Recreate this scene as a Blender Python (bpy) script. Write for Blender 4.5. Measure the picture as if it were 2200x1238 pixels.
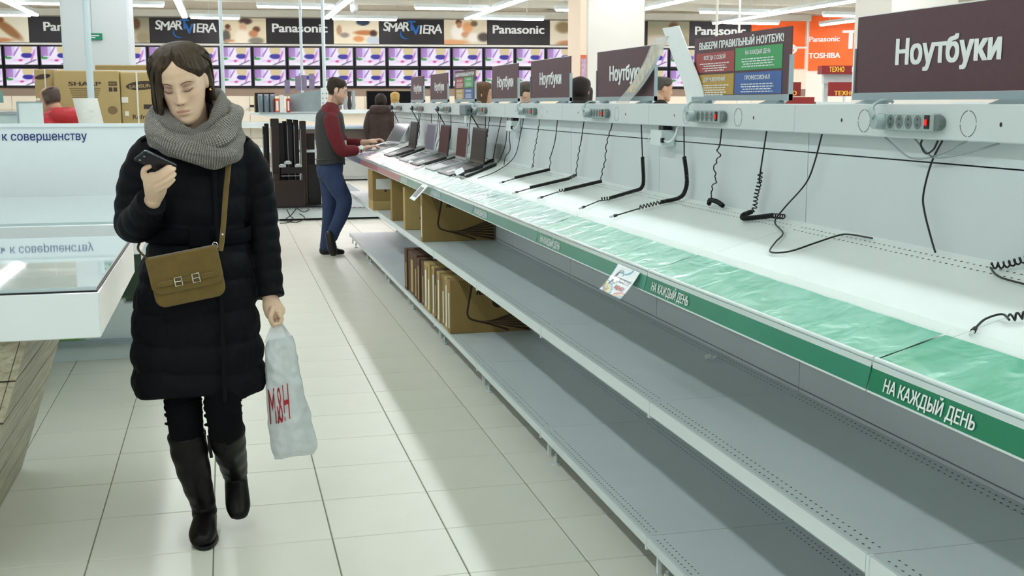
import bpy, bmesh, math, random
from mathutils import Vector, Matrix, noise
import numpy as np
R = math.radians
random.seed(7)
scene = bpy.context.scene
for o in list(bpy.data.objects): bpy.data.objects.remove(o)
col = scene.collection

# ---------------------------------------------------------------- camera
cam_data = bpy.data.cameras.new('camera'); cam = bpy.data.objects.new('camera', cam_data); col.objects.link(cam)
cam_data.sensor_width = 36.0; cam_data.lens = 40.09; cam_data.clip_start = 0.05; cam_data.clip_end = 200
cam.location = (0, 0, 1.5); cam.rotation_euler = (R(90 - 9.227), 0, R(-14.068))
scene.camera = cam
# ---------------------------------------------------------------- world and exposure
world = bpy.data.worlds.new('hall_ambience'); scene.world = world; world.use_nodes = True
bg = world.node_tree.nodes['Background']; bg.inputs[0].default_value = (0.90, 0.95, 0.95, 1); bg.inputs[1].default_value = 0.55
scene.view_settings.view_transform = 'Standard'; scene.view_settings.look = 'None'
scene.view_settings.exposure = 0.5; scene.view_settings.gamma = 1.0; scene.view_settings.use_curve_mapping = False
TUBE = 16.5          # brightness of the fluorescent tubes

# ---------------------------------------------------------------- helpers
def lin(c):
    def f(v): return v / 12.92 if v <= 0.04045 else ((v + 0.055) / 1.055) ** 2.4
    return tuple(f(v / 255.0) for v in c) + (1.0,)
MATS = {}
def mat(name, rgb=(200, 200, 200), rough=0.5, metal=0.0, vary=0.0, vscale=8.0, bump=0.0, bscale=60.0, emit=0.0, alpha=1.0,
        trans=0.0, coat=0.0, attr=False, sheen=0.0, ior=1.45, aniso_stretch=None, spec=0.5):
    if name in MATS: return MATS[name]
    m = bpy.data.materials.new(name); m.use_nodes = True; MATS[name] = m
    nt = m.node_tree; N = nt.nodes; L = nt.links; b = N['Principled BSDF']
    b.inputs['Base Color'].default_value = lin(rgb); b.inputs['Roughness'].default_value = rough
    b.inputs['Metallic'].default_value = metal; b.inputs['IOR'].default_value = ior
    b.inputs['Specular IOR Level'].default_value = spec
    b.inputs['Coat Weight'].default_value = coat; b.inputs['Transmission Weight'].default_value = trans
    b.inputs['Alpha'].default_value = alpha; b.inputs['Sheen Weight'].default_value = sheen
    src = None
    if attr:
        a = N.new('ShaderNodeVertexColor'); a.layer_name = 'Col'; src = a.outputs['Color']
        L.new(src, b.inputs['Base Color'])
    if vary > 0 or bump > 0:
        tc = N.new('ShaderNodeTexCoord'); vec = tc.outputs['Object']
        if aniso_stretch:
            mp = N.new('ShaderNodeMapping'); mp.inputs['Scale'].default_value = aniso_stretch; L.new(vec, mp.inputs[0]); vec = mp.outputs[0]
    if vary > 0:
        n = N.new('ShaderNodeTexNoise'); n.inputs['Scale'].default_value = vscale; n.inputs['Detail'].default_value = 4; L.new(vec, n.inputs['Vector'])
        r = N.new('ShaderNodeMapRange'); r.inputs[1].default_value = 0.3; r.inputs[2].default_value = 0.7
        r.inputs[3].default_value = 1 - vary; r.inputs[4].default_value = 1 + vary; L.new(n.outputs['Fac'], r.inputs[0])
        mx = N.new('ShaderNodeMix'); mx.data_type = 'RGBA'; mx.blend_type = 'MULTIPLY'; mx.inputs[0].default_value = 1
        if src: L.new(src, mx.inputs[6])
        else: mx.inputs[6].default_value = lin(rgb)
        L.new(r.outputs[0], mx.inputs[7]); L.new(mx.outputs[2], b.inputs['Base Color'])
    if bump > 0:
        n2 = N.new('ShaderNodeTexNoise'); n2.inputs['Scale'].default_value = bscale; n2.inputs['Detail'].default_value = 3; L.new(vec, n2.inputs['Vector'])
        bp = N.new('ShaderNodeBump'); bp.inputs['Strength'].default_value = bump; bp.inputs['Distance'].default_value = 0.01
        L.new(n2.outputs['Fac'], bp.inputs['Height']); L.new(bp.outputs[0], b.inputs['Normal'])
    if emit > 0:
        b.inputs['Emission Strength'].default_value = emit
        if src: L.new(src, b.inputs['Emission Color'])
        else: b.inputs['Emission Color'].default_value = lin(rgb)
    return m

def wloc(o):
    v = Vector((0, 0, 0))
    while o is not None: v += o.location; o = o.parent
    return v
def tag(o, label=None, cat=None, group=None, kind=None):
    if label: o['label'] = label
    if cat: o['category'] = cat
    if group: o['group'] = group
    if kind: o['kind'] = kind
    return o
def thing(name, label, cat, loc=(0, 0, 0), group=None):
    o = bpy.data.objects.new(name, None); col.objects.link(o); o.location = loc; o.empty_display_size = 0.1
    return tag(o, label, cat, group)

class MB:
    """collects shapes in world coordinates; obj() links them as one mesh"""
    def __init__(s): s.v = []; s.f = []; s.m = []; s.uv = None; s.M = None; s.cur = 0; s.sm = []; s.smooth = False
    def add(s, verts, faces, smooth=None):
        b = len(s.v)
        if s.M is not None: verts = [s.M @ Vector(p) for p in verts]
        s.v.extend([tuple(p) for p in verts]); s.f.extend([tuple(i + b for i in f) for f in faces])
        s.m.extend([s.cur] * len(faces)); s.sm.extend([s.smooth if smooth is None else smooth] * len(faces)); return s
    def box(s, x0, x1, y0, y1, z0, z1, bev=0.0):
        if x0 > x1: x0, x1 = x1, x0
        if y0 > y1: y0, y1 = y1, y0
        if z0 > z1: z0, z1 = z1, z0
        if bev <= 0:
            v = [(x0, y0, z0), (x1, y0, z0), (x1, y1, z0), (x0, y1, z0), (x0, y0, z1), (x1, y0, z1), (x1, y1, z1), (x0, y1, z1)]
            return s.add(v, [(0, 3, 2, 1), (4, 5, 6, 7), (0, 1, 5, 4), (1, 2, 6, 5), (2, 3, 7, 6), (3, 0, 4, 7)])
        b = min(bev, (x1 - x0) * .49, (y1 - y0) * .49, (z1 - z0) * .49)
        v = []
        for ax in range(3):
            for sx in (0, 1):
                for sy in (0, 1):
                    for sz in (0, 1):
                        p = [x1 - b if sx else x0 + b, y1 - b if sy else y0 + b, z1 - b if sz else z0 + b]
                        p[ax] = ((x0, x1), (y0, y1), (z0, z1))[ax][(sx, sy, sz)[ax]]
                        v.append(p)
        bm = bmesh.new(); vs = [bm.verts.new(p) for p in v]
        r = bmesh.ops.convex_hull(bm, input=vs); bm.verts.index_update()
        bmesh.ops.dissolve_limit(bm, angle_limit=0.01, verts=bm.verts, edges=bm.edges)
        bm.verts.index_update(); bmesh.ops.recalc_face_normals(bm, faces=bm.faces)
        s.add([tuple(q.co) for q in bm.verts], [tuple(q.index for q in f.verts) for f in bm.faces]); bm.free(); return s
    def quad(s, a, b, c, d): return s.add([a, b, c, d], [(0, 1, 2, 3)])
    def poly(s, pts): return s.add(pts, [tuple(range(len(pts)))])
    def prism(s, pts, d, smooth=None):
        """polygon pts (counter-clockwise seen against d) pushed along d"""
        n = len(pts); d = Vector(d); v = [Vector(p) for p in pts]; w = v + [p + d for p in v]
        f = [tuple(range(n))[::-1], tuple(range(n, 2 * n))] + [(i, (i + 1) % n, n + (i + 1) % n, n + i) for i in range(n)]
        return s.add(w, f, smooth)
    def loft(s, rings, closed=True, cap=True, smooth=True, loop=False):
        n = len(rings[0]); v = [p for r in rings for p in r]; f = []
        k = len(rings)
        for i in range(k if loop else k - 1):
            a = i * n; b = ((i + 1) % k) * n
            for j in range(n if closed else n - 1):
                j2 = (j + 1) % n
                f.append((a + j, a + j2, b + j2, b + j))
        s.add(v, f, smooth)
        if cap and closed and not loop:
            s.add(rings[0], [tuple(range(n))[::-1]], smooth); s.add(rings[-1], [tuple(range(n))], smooth)
        return s
    def tube(s, path, r, n=6, cap=True, closed=False, smooth=True, up=None):
        return s.loft(tube_rings(path, r, n, closed, up), cap=cap, smooth=smooth, loop=closed)
    def cyl(s, a, b, r, n=12, r2=None, smooth=True):
        rings = tube_rings([a, b], [r, r if r2 is None else r2], n)
        s.loft(rings, cap=False, smooth=smooth); s.add(rings[0], [tuple(range(n))[::-1]], False); s.add(rings[1], [tuple(range(n))], False); return s
    def ball(s, c, r, nu=16, nv=10):
        if not hasattr(r, '__len__'): r = (r, r, r)
        rings = []
        for j in range(1, nv):
            t = math.pi * j / nv
            rings.append([(c[0] + r[0] * math.sin(t) * math.cos(2 * math.pi * i / nu), c[1] + r[1] * math.sin(t) * math.sin(2 * math.pi * i / nu), c[2] - r[2] * math.cos(t)) for i in range(nu)])
        return s.loft(rings, cap=True, smooth=True)
    def text(s, body, org, u, v, h, w=None, bold=0.0, align='c', shear=0.0, lift=0.0012):
        """flat lettering: org = baseline point, u right, v up (unit), h = cap height"""
        vs, fs, x0, x1, ch = text_shape(body, 0.0, shear)
        if bold > 0:
            nv = len(vs); sh_ = [(0, 0), (-bold, -bold * .4), (bold, -bold * .4), (-bold, bold * .4), (bold, bold * .4)]
            vs2 = []; fs2 = []
            for q, (dx, dy) in enumerate(sh_): vs2 += [(p[0] + dx, p[1] + dy, q) for p in vs]; fs2 += [tuple(i + q * nv for i in f) for f in fs]
            vs, fs = vs2, fs2
        u = Vector(u).normalized(); v = Vector(v).normalized(); nrm = u.cross(v); k = h / ch; tw = (x1 - x0) * k
        kx = k if w is None else k * w / tw; tw = (x1 - x0) * kx
        off = {'c': -tw / 2, 'l': 0, 'r': -tw}[align]; o = Vector(org) + nrm * lift
        return s.add([o + u * ((p[0] - x0) * kx + off) + v * (p[1] * k) + nrm * (h * .004 * p[2]) for p in vs], fs, False)
    def obj(s, name, mats, parent=None, uv=None):
        sh = wloc(parent)
        me = bpy.data.meshes.new(name); me.from_pydata([(p[0] - sh.x, p[1] - sh.y, p[2] - sh.z) for p in s.v], [], s.f)
        if not isinstance(mats, (list, tuple)): mats = [mats]
        for m in mats: me.materials.append(m)
        if len(mats) > 1: me.polygons.foreach_set('material_index', s.m)
        me.polygons.foreach_set('use_smooth', s.sm)
        if s.uv:
            ul = me.uv_layers.new(name='UVMap'); li = np.zeros(len(me.loops), dtype=np.int32); me.loops.foreach_get('vertex_index', li)
            ul.data.foreach_set('uv', np.array(s.uv, dtype=np.float32)[li].ravel())
        me.update()
        o = bpy.data.objects.new(name, me); col.objects.link(o); o.parent = parent; return o

def tube_rings(path, r, n=6, closed=False, up=None):
    P = [Vector(p) for p in path]; k = len(P); rings = []
    if not hasattr(r, '__len__') or isinstance(r, tuple): r = [r] * k
    T = []
    for i in range(k):
        if closed: t = P[(i + 1) % k] - P[i - 1]
        else: t = P[min(i + 1, k - 1)] - P[max(i - 1, 0)]
        T.append(t.normalized() if t.length > 1e-9 else Vector((0, 0, 1)))
    ref = Vector(up) if up is not None else (Vector((0, 0, 1)) if abs(T[0].z) < 0.9 else Vector((0, 1, 0)))
    a = (ref - T[0] * ref.dot(T[0])).normalized()
    for i in range(k):
        a = a - T[i] * a.dot(T[i])
        a = a.normalized() if a.length > 1e-9 else T[i].orthogonal().normalized()
        b = T[i].cross(a); ri = r[i]; ra, rb = ri if hasattr(ri, '__len__') else (ri, ri)
        rings.append([P[i] + a * (ra * math.cos(2 * math.pi * j / n)) + b * (rb * math.sin(2 * math.pi * j / n)) for j in range(n)])
    return rings
def smooth_path(pts, per=6, closed=False):
    P = [Vector(p) for p in pts]; out = []; k = len(P)
    for i in range(k if closed else k - 1):
        if closed: p0, p1, p2, p3 = P[i - 1], P[i], P[(i + 1) % k], P[(i + 2) % k]
        else: p0, p1, p2, p3 = P[max(i - 1, 0)], P[i], P[i + 1], P[min(i + 2, k - 1)]
        for j in range(per):
            t = j / per
            out.append(0.5 * ((2 * p1) + (p2 - p0) * t + (2 * p0 - 5 * p1 + 4 * p2 - p3) * t * t + (3 * p1 - p0 - 3 * p2 + p3) * t ** 3))
    if not closed: out.append(P[-1])
    return out
def interp(keys, t):
    """keys = [(t, a, b, ...)], linear with smoothing"""
    for i in range(len(keys) - 1):
        if t <= keys[i + 1][0]:
            a, b = keys[i], keys[i + 1]; f = max(0, min(1, (t - a[0]) / (b[0] - a[0]))); f = f * f * (3 - 2 * f)
            return tuple(x + (y - x) * f for x, y in zip(a[1:], b[1:]))
    return tuple(keys[-1][1:])
_TX = {}
def text_shape(body, bold=0.0, shear=0.0):
    key = (body, bold, shear)
    if key in _TX: return _TX[key]
    def shape(t):
        cu = bpy.data.curves.new('lettering', 'FONT'); cu.body = t; cu.size = 1; cu.offset = bold; cu.shear = shear; cu.resolution_u = 3
        ob = bpy.data.objects.new('lettering', cu); me = ob.to_mesh()
        v = [tuple(p.co) for p in me.vertices]; f = [tuple(p.vertices) for p in me.polygons]
        ob.to_mesh_clear(); bpy.data.objects.remove(ob); bpy.data.curves.remove(cu); return v, f
    v, f = shape(body.replace('н', 'п')); hv, _ = shape('H'); ch = max(p[1] for p in hv)
    for i, c_ in enumerate(body):     # this letter's outline overlaps itself in the font, so it is drawn from two stems and a bar
        if c_ == 'н':
            xe = max(p[0] for p in shape(body[:i].replace('н', 'п') + 'п')[0]); xs_ = min(p[0] for p in shape('п')[0]); w_ = max(p[0] for p in shape('п')[0]) - xs_; xa = xe - w_
            bad = set(q for q, p in enumerate(v) if xa - .004 <= p[0] <= xe + .004); f = [t for t in f if not (set(t) & bad)]; b0 = len(v)
            for (x0, x1, y0, y1) in ((xa, xa + .085, 0, .54), (xe - .085, xe, 0, .54), (xa + .085, xe - .085, .24, .32)):
                f.append((len(v), len(v) + 1, len(v) + 2, len(v) + 3)); v += [(x0, y0, 0), (x1, y0, 0), (x1, y1, 0), (x0, y1, 0)]
    xs = [p[0] for p in v] or [0, 1]
    _TX[key] = (v, f, min(xs), max(xs), ch); return _TX[key]
def picture(name, org, u, v, w, h, nx, ny, func, m, parent=None, lift=0.0):
    """flat printed or lit picture: a grid whose vertex colours come from func(a, b), a right and b up in 0..1, sRGB 0..255"""
    u = Vector(u).normalized(); v = Vector(v).normalized(); o = Vector(org) + u.cross(v) * lift - wloc(parent)
    vs = [o + u * (w * i / nx) + v * (h * j / ny) for j in range(ny + 1) for i in range(nx + 1)]
    fs = [(j * (nx + 1) + i, j * (nx + 1) + i + 1, (j + 1) * (nx + 1) + i + 1, (j + 1) * (nx + 1) + i) for j in range(ny) for i in range(nx)]
    me = bpy.data.meshes.new(name); me.from_pydata(vs, [], fs); me.materials.append(m)
    ca = me.color_attributes.new('Col', 'FLOAT_COLOR', 'POINT')
    ca.data.foreach_set('color', [q for j in range(ny + 1) for i in range(nx + 1) for q in lin([max(0, min(255, k)) for k in func(i / nx, j / ny)])])
    ob = bpy.data.objects.new(name, me); col.objects.link(ob); ob.parent = parent; return ob
def dup(o, loc=None, parent=None, label=None):
    c = o.copy(); col.objects.link(c); c.parent = parent
    if loc is not None: c.location = loc
    if label: c['label'] = label
    for ch in [x for x in o.children]: dup(ch, None, c)
    return c
ORD = ['first', 'second', 'third', 'fourth', 'fifth', 'sixth', 'seventh', 'eighth', 'ninth', 'tenth', 'eleventh', 'twelfth', 'thirteenth',
       'fourteenth', 'fifteenth', 'sixteenth', 'seventeenth', 'eighteenth', 'nineteenth', 'twentieth']
def blob(a, b, ca, cb, ra, rb, soft=0.25):
    d = math.hypot((a - ca) / ra, (b - cb) / rb); return max(0.0, min(1.0, (1 + soft - d) / (2 * soft)))
def mixc(c, d, f): return tuple(x + (y - x) * f for x, y in zip(c, d))
def hum(x, y, z=0.0): return noise.noise(Vector((x, y, z)))
# ---------------------------------------------------------------- materials of the place
M_white = mat('white_enamel', (214, 226, 226), 0.38, vary=0.02)
M_panel = mat('gondola_panel', (206, 215, 216), 0.5, vary=0.025, vscale=3, bump=0.03, bscale=300)
M_shelf = mat('shelf_steel', (200, 209, 211), 0.38, vary=0.025, vscale=4, bump=0.02, bscale=400)
M_shelf_top = mat('table_steel', (226, 234, 232), 0.33, vary=0.02, vscale=5, bump=0.02, bscale=300)
M_lip = mat('shelf_lip', (216, 227, 227), 0.4)
M_dark = mat('dark_gap', (40, 46, 46), 0.7)
M_black = mat('black_plastic', (16, 17, 19), 0.42)
M_blackgloss = mat('black_gloss', (12, 12, 14), 0.12, coat=0.5)
M_grey = mat('grey_metal', (150, 165, 170), 0.45)
M_sil = mat('silver_plastic', (176, 180, 182), 0.35, metal=0.4)
M_chrome = mat('polished_metal', (225, 225, 222), 0.15, metal=1.0)
M_ink = mat('white_lettering', (236, 240, 240), 0.6)
M_inkdark = mat('dark_lettering', (38, 32, 28), 0.7)
M_maroon = mat('maroon_board', (84, 55, 62), 0.55, vary=0.05, vscale=40)
M_colwarm = mat('column_paint', (226, 226, 218), 0.6, vary=0.015, vscale=2)
M_colcool = mat('column_paint_cool', (208, 220, 222), 0.6, vary=0.015, vscale=2)
M_tile = mat('floor_tile', (222, 222, 210), 0.4, vary=0.035, vscale=2.2, bump=0.012, bscale=30, spec=0.45)
M_grout = mat('grout', (128, 130, 118), 0.85, vary=0.1, vscale=20)
M_ceil = mat('ceiling_paint', (190, 188, 172), 0.8, vary=0.03, vscale=1.5)
M_beam = mat('beam_paint', (206, 206, 192), 0.7, vary=0.02)
M_cream = mat('cream_slatwall', (238, 228, 206), 0.6, vary=0.02)
M_tube = mat('fluorescent_tube', (250, 246, 252), 0.4, emit=TUBE)
M_tubecool = mat('fluorescent_tube_cool', (240, 251, 252), 0.4, emit=TUBE)

# ---------------------------------------------------------------- floor: bed of grout with tiles laid on it
def struct(name, mb, m, parent=None): return tag(mb.obj(name, m, parent), kind='structure')
fl = MB().box(-7.0, 17.0, -3.0, 30.0, -0.06, -0.004)
floor = struct('floor', fl, M_grout)
TP = 0.4015; GAP = 0.0022; TX0 = 0.3125; TY0 = 3.822
tb = MB().box(GAP, TP - GAP, GAP, TP - GAP, -0.012, 0.0, 0.0016)
tmesh = None; far = MB()
cells = []
for i in range(-18, 42):
    for j in range(-17, 66):
        x = TX0 + i * TP; y = TY0 + j * TP
        if x < -7 or x > 16.6 or y > 29.6: continue
        vis = y > 2.6 and (x + TP) > -0.19 * y - 0.2 and x < 1.7 and y < 24 and not (x > 1.3 and y < 11.6)
        vis = vis and not (x + TP < -0.50 and y > 7.6)
        cells.append((0 if vis else 1, y + 0.3 * abs(x), x, y))
cells.sort(key=lambda c: (c[0], c[1]))
for k, (nv, _, x, y) in enumerate(cells):
    if nv == 0 and k < 290:
        if tmesh is None:
            t0 = tb.obj('tile', M_tile, None); t0.parent = floor; tmesh = t0.data; t0.location = (x, y, 0)
        else:
            t = bpy.data.objects.new('tile', tmesh); col.objects.link(t); t.parent = floor; t.location = (x, y, 0)
    else:
        far.add([(x + GAP, y + GAP, 0), (x + TP - GAP, y + GAP, 0), (x + TP - GAP, y + TP - GAP, 0), (x + GAP, y + TP - GAP, 0)], [(0, 1, 2, 3)])
tag(far.obj('tile_field', M_tile, floor), kind='stuff')

# ---------------------------------------------------------------- ceiling with cross beams
ZC = 3.34
struct('ceiling', MB().box(-7, 17, -3, 30, 3.95, 4.05), M_ceil)
k = 0
for y in (9.0, 11.7, 14.6, 17.6, 20.6, 23.4, 25.3):
    k += 1
    struct('trim_%d' % k, MB().box(-7, 17, y, y + 0.32, 3.62, 3.96), M_beam)
for x in (-2.6, 4.0, 7.6):
    k += 1
    struct('trim_%d' % k, MB().box(x, x + 0.25, -3, 27, 3.70, 3.96), M_beam)

# ---------------------------------------------------------------- fluorescent light lines
LINES = [-3.75, -0.72, 2.28, 5.28, 8.15, 11.2, 13.9]
ENDS = [26.4, 26.2, 25.8, 25.2, 25.1, 25.3, 25.2]
WORDX = ['far left', 'left of the aisle', 'above the notebook shelving', 'right of the notebook shelving', 'over the right hand aisle', 'far right', 'by the orange wall']
def fixture(x, y0, y1, axis, m, label, grp):
    z = ZC; t = thing('ceiling_light', label, 'light', ((x if axis == 'y' else (x + y1) / 2), (y0 + y1) / 2 if axis == 'y' else y0, z), grp)
    if axis == 'y':
        MB().box(x - 0.065, x + 0.065, y0, y1, z, z + 0.07).obj('housing', M_white, t)
        MB().box(x - 0.058, x + 0.058, y0 + 0.02, y1 - 0.02, z - 0.035, z, 0.012).obj('tube', m, t)
        for yy in (y0 + 0.4, y1 - 0.4): MB().box(x - 0.006, x + 0.006, yy, yy + 0.012, z + 0.07, 3.96).obj('hanger', M_white, t)
    else:
        MB().box(x, y1, y0 - 0.065, y0 + 0.065, z, z + 0.07).obj('housing', M_white, t)
        MB().box(x + 0.02, y1 - 0.02, y0 - 0.058, y0 + 0.058, z - 0.035, z, 0.012).obj('tube', m, t)
        for xx in (x + 0.4, y1 - 0.4): MB().box(xx, xx + 0.012, y0 - 0.006, y0 + 0.006, z + 0.07, 3.96).obj('hanger', M_white, t)
    return t
for li, x in enumerate(LINES):
    s = 0
    for a, b in ((-2.5, 1.5), (1.5, 5.5), (5.5, 9.5), (9.5, 13.5), (13.5, 17.5), (17.5, 21.5), (21.5, 25.6)):
        if a >= ENDS[li] - 0.5: continue
        if a > 20 or b > ENDS[li]: b = ENDS[li]
        if x < -3 and a < 5: continue
        if x > 13 and a < 13: continue
        s += 1
        fixture(x, a, b - 0.01, 'y', M_tubecool if b < 10 else M_tube, 'long white ceiling tube, line %s, %s from the camera' % (WORDX[li], ORD[s - 1]), 'ceiling light lines')
CR = [(-3.65, -1.0, 23.3), (0.70, 2.2, 23.0), (3.7, 5.2, 22.6), (-0.62, 0.45, 26.3), (2.4, 3.85, 25.9), (5.35, 7.0, 25.0), (6.5, 8.0, 22.4), (-5.6, -3.85, 26.5), (9.5, 11.05, 22.2), (12.4, 13.75, 22.4), (11.3, 12.7, 25.0)]
for i, (a, b, y) in enumerate(CR):
    fixture(a, y, b, 'x', M_tube, 'short white ceiling tube across the aisles, %s from the left' % ORD[[sorted(c[0] for c in CR).index(a)][0]], 'cross ceiling lights')
# ---------------------------------------------------------------- long notebook shelving, nine bays
XF, XB = 1.243, 1.752; Z1, Z2 = 0.150, 0.588; ZT0, ZT1 = 0.985, 1.131
BAYS = [0.72 + 1.25 * i for i in range(9)]
def table_z(x): return ZT0 + (x - XF) * (ZT1 - ZT0) / (XB - XF)
M_hole = mat('punched_hole', (78, 88, 86), 0.9)
WHERE = ['nearest, at the right edge of the photo', 'second from the camera', 'third from the camera', 'fourth from the camera', 'fifth from the camera',
         'sixth from the camera, holding notebooks', 'seventh from the camera, holding notebooks', 'eighth from the camera, holding notebooks', 'last one, beside the man in the waistcoat']
def shelf_flat(x0, x1, y0, y1, z, t, lip, m_lip):
    mb = MB(); mb.box(x0 + 0.004, x1, y0 + 0.0015, y1 - 0.0015, z - t, z); return mb
def holes(y0, y1, x, zf, pitch=0.024, rx=0.0028, ry=0.0045):
    mb = MB(); n = int((y1 - y0 - 0.04) / pitch)
    for k in range(n):
        y = y0 + 0.03 + k * pitch
        mb.add([(x + rx * math.cos(a), y + ry * math.sin(a), zf(x + rx * math.cos(a)) + 0.0006) for a in [i * math.pi / 3 for i in range(6)]], [tuple(range(6))])
    return mb
for bi, y0 in enumerate(BAYS):
    y1 = y0 + 1.25
    t = thing('shelving_bay', 'white steel shelving bay with slanted top, ' + WHERE[bi], 'shelving', (1.5, (y0 + y1) / 2, 0), 'bays of the notebook shelving')
    # back panels, with recessed joints
    MB().box(XB, XB + 0.02, y0 + 0.002, y1 - 0.002, 0.02, 0.598).obj('back_panel', M_panel, t)
    MB().box(XB, XB + 0.02, y0 + 0.002, y1 - 0.002, 0.602, 1.347).obj('back_panel', M_panel, t)
    MB().box(XB, XB + 0.02, y0 + 0.002, y1 - 0.002, 1.351, 1.49).obj('back_panel', M_panel, t)
    MB().box(XB + 0.021, XB + 0.05, y0, y1, 0.02, 1.49).obj('core_panel', M_dark, t)
    MB().box(XB + 0.051, XB + 0.07, y0 + 0.002, y1 - 0.002, 0.02, 1.49).obj('rear_panel', M_panel, t)
    # bottom and middle shelves
    for z, lipz in ((Z1, 0.028), (Z2, 0.038)):
        sh = MB().box(XF + 0.006, XB, y0 + 0.0012, y1 - 0.0012, z - 0.022, z).obj('shelf', M_shelf, t)
        lp = MB().box(XF - 0.002, XF + 0.006, y0 + 0.004, y1 - 0.004, z - lipz, z + 0.001).box(XF - 0.002, XF + 0.02, y0 + 0.004, y1 - 0.004, z - lipz - 0.002, z - lipz).obj('lip', M_lip, sh)
        if bi < 5:
            for xx in (XF + 0.022, XF + 0.045, XB - 0.045, XB - 0.022): tag(holes(y0, y1, xx, lambda q: z).obj('hole_row', M_hole, sh), kind='stuff')
        MB().box(XF - 0.004, XF + 0.01, y1 - 0.013, y1 - 0.0015, z - lipz - 0.012, z + 0.002).obj('bracket_end', M_lip, sh)
    # slanted top
    sh = MB().prism([(XF, y0 + 0.0012, ZT0), (XB, y0 + 0.0012, ZT1), (XB, y0 + 0.0012, ZT1 - 0.02), (XF, y0 + 0.0012, ZT0 - 0.028)], (0, 1.2476, 0)).obj('top_shelf', M_shelf_top, t)
    MB().box(XF - 0.003, XF + 0.001, y0 + 0.002, y1 - 0.002, ZT0 - 0.04, ZT0 + 0.001).obj('lip', M_lip, sh)
    if bi < 5:
        for xx in (XB - 0.06, XB - 0.035): tag(holes(y0, y1, xx, lambda q: table_z(q) ).obj('hole_row', M_hole, sh), kind='stuff')
    # legs, brackets and feet at the far joint of the bay
    for yy in ([y1 - 0.045] if bi < 8 else [y1 - 0.045]):
        MB().box(1.262, 1.275, yy - 0.012, yy, 0.045, Z1 - 0.022).box(1.275, XB, yy - 0.010, yy - 0.004, 0.075, Z1 - 0.022).obj('leg_bracket', M_lip, t)
        MB().cyl((1.30, yy, 0.0), (1.30, yy, 0.008), 0.02, 12).cyl((1.30, yy, 0.008), (1.30, yy, 0.05), 0.006, 8).cyl((1.30, yy, 0.026), (1.30, yy, 0.04), 0.011, 6).obj('foot', M_lip, t)
        for z in (Z2, ):
            MB().prism([(1.27, yy, z - 0.04), (1.27, yy, z - 0.022), (XB, yy, z - 0.022), (XB, yy, z - 0.11)], (0, 0.006, 0)).obj('shelf_bracket', M_lip, t)
        MB().prism([(1.27, yy, ZT0 - 0.05), (1.27, yy, ZT0 - 0.02), (XB, yy, ZT1 - 0.02), (XB, yy, ZT1 - 0.16)], (0, 0.006, 0)).obj('shelf_bracket', M_lip, t)
    # socket rail
    rl = MB().box(1.70, XB + 0.07, y0 + 0.0012, y1 - 0.0012, 1.410, 1.497, 0.003).obj('socket_rail', M_panel, t)
    yc = y0 + 0.625
    for yy in (yc - 0.227, yc + 0.227):
        mb = MB()
        for q in range(4):
            pts = [R(q * 90 + 5 + s * 80 / 8) for s in range(9)]
            for s in range(8):
                mb.quad(*[(1.6993, yy + rr * math.cos(p), 1.4515 + rr * math.sin(p)) for rr, p in ((0.0295, pts[s]), (0.031, pts[s]), (0.031, pts[s + 1]), (0.0295, pts[s + 1]))])
        mb.obj('knockout_ring', M_dark, rl)
    for yy in (yc - 0.345, yc + 0.345):
        MB().add([(1.6993, yy + 0.0045 * math.cos(a), 1.4515 + 0.0055 * math.sin(a)) for a in [i * math.pi / 6 for i in range(12)]], [tuple(range(12))]).obj('screw_hole', M_black, rl)
    # rear shelves of the double-sided run
    MB().box(XB + 0.07, XB + 0.52, y0 + 0.002, y1 - 0.002, 0.13, 0.15).obj('rear_shelf', M_shelf, t)
    MB().box(XB + 0.07, XB + 0.42, y0 + 0.002, y1 - 0.002, 0.85, 0.87).obj('rear_shelf', M_shelf, t)
t = thing('end_post', 'white perforated upright at the far end of the notebook shelving', 'post', (1.77, 11.985, 0))
MB().box(1.735, 1.80, 11.971, 12.0, 0.0, 1.496).obj('post', M_panel, t)

# ---------------------------------------------------------------- price strips: clear tray with printed card along the front of each table
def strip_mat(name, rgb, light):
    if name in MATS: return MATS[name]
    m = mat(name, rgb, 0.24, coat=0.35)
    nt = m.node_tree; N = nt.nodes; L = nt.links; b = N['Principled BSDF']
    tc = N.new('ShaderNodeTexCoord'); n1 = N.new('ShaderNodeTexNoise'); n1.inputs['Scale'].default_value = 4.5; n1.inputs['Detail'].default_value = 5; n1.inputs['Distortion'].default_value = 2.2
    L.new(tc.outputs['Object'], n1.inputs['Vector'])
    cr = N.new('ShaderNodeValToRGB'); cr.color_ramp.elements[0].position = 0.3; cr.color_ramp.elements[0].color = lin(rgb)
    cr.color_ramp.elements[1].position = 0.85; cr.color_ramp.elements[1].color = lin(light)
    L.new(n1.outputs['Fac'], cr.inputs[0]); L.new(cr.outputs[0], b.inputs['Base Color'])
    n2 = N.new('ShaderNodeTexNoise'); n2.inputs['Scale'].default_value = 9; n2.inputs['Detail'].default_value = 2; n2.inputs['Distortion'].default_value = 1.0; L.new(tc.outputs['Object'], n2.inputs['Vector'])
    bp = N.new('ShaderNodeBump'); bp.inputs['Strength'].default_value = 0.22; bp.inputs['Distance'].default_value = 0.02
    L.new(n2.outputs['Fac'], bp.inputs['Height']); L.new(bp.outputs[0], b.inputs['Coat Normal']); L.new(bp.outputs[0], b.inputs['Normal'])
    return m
M_clear = mat('clear_acrylic', (222, 236, 232), 0.06, alpha=0.22)
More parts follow.
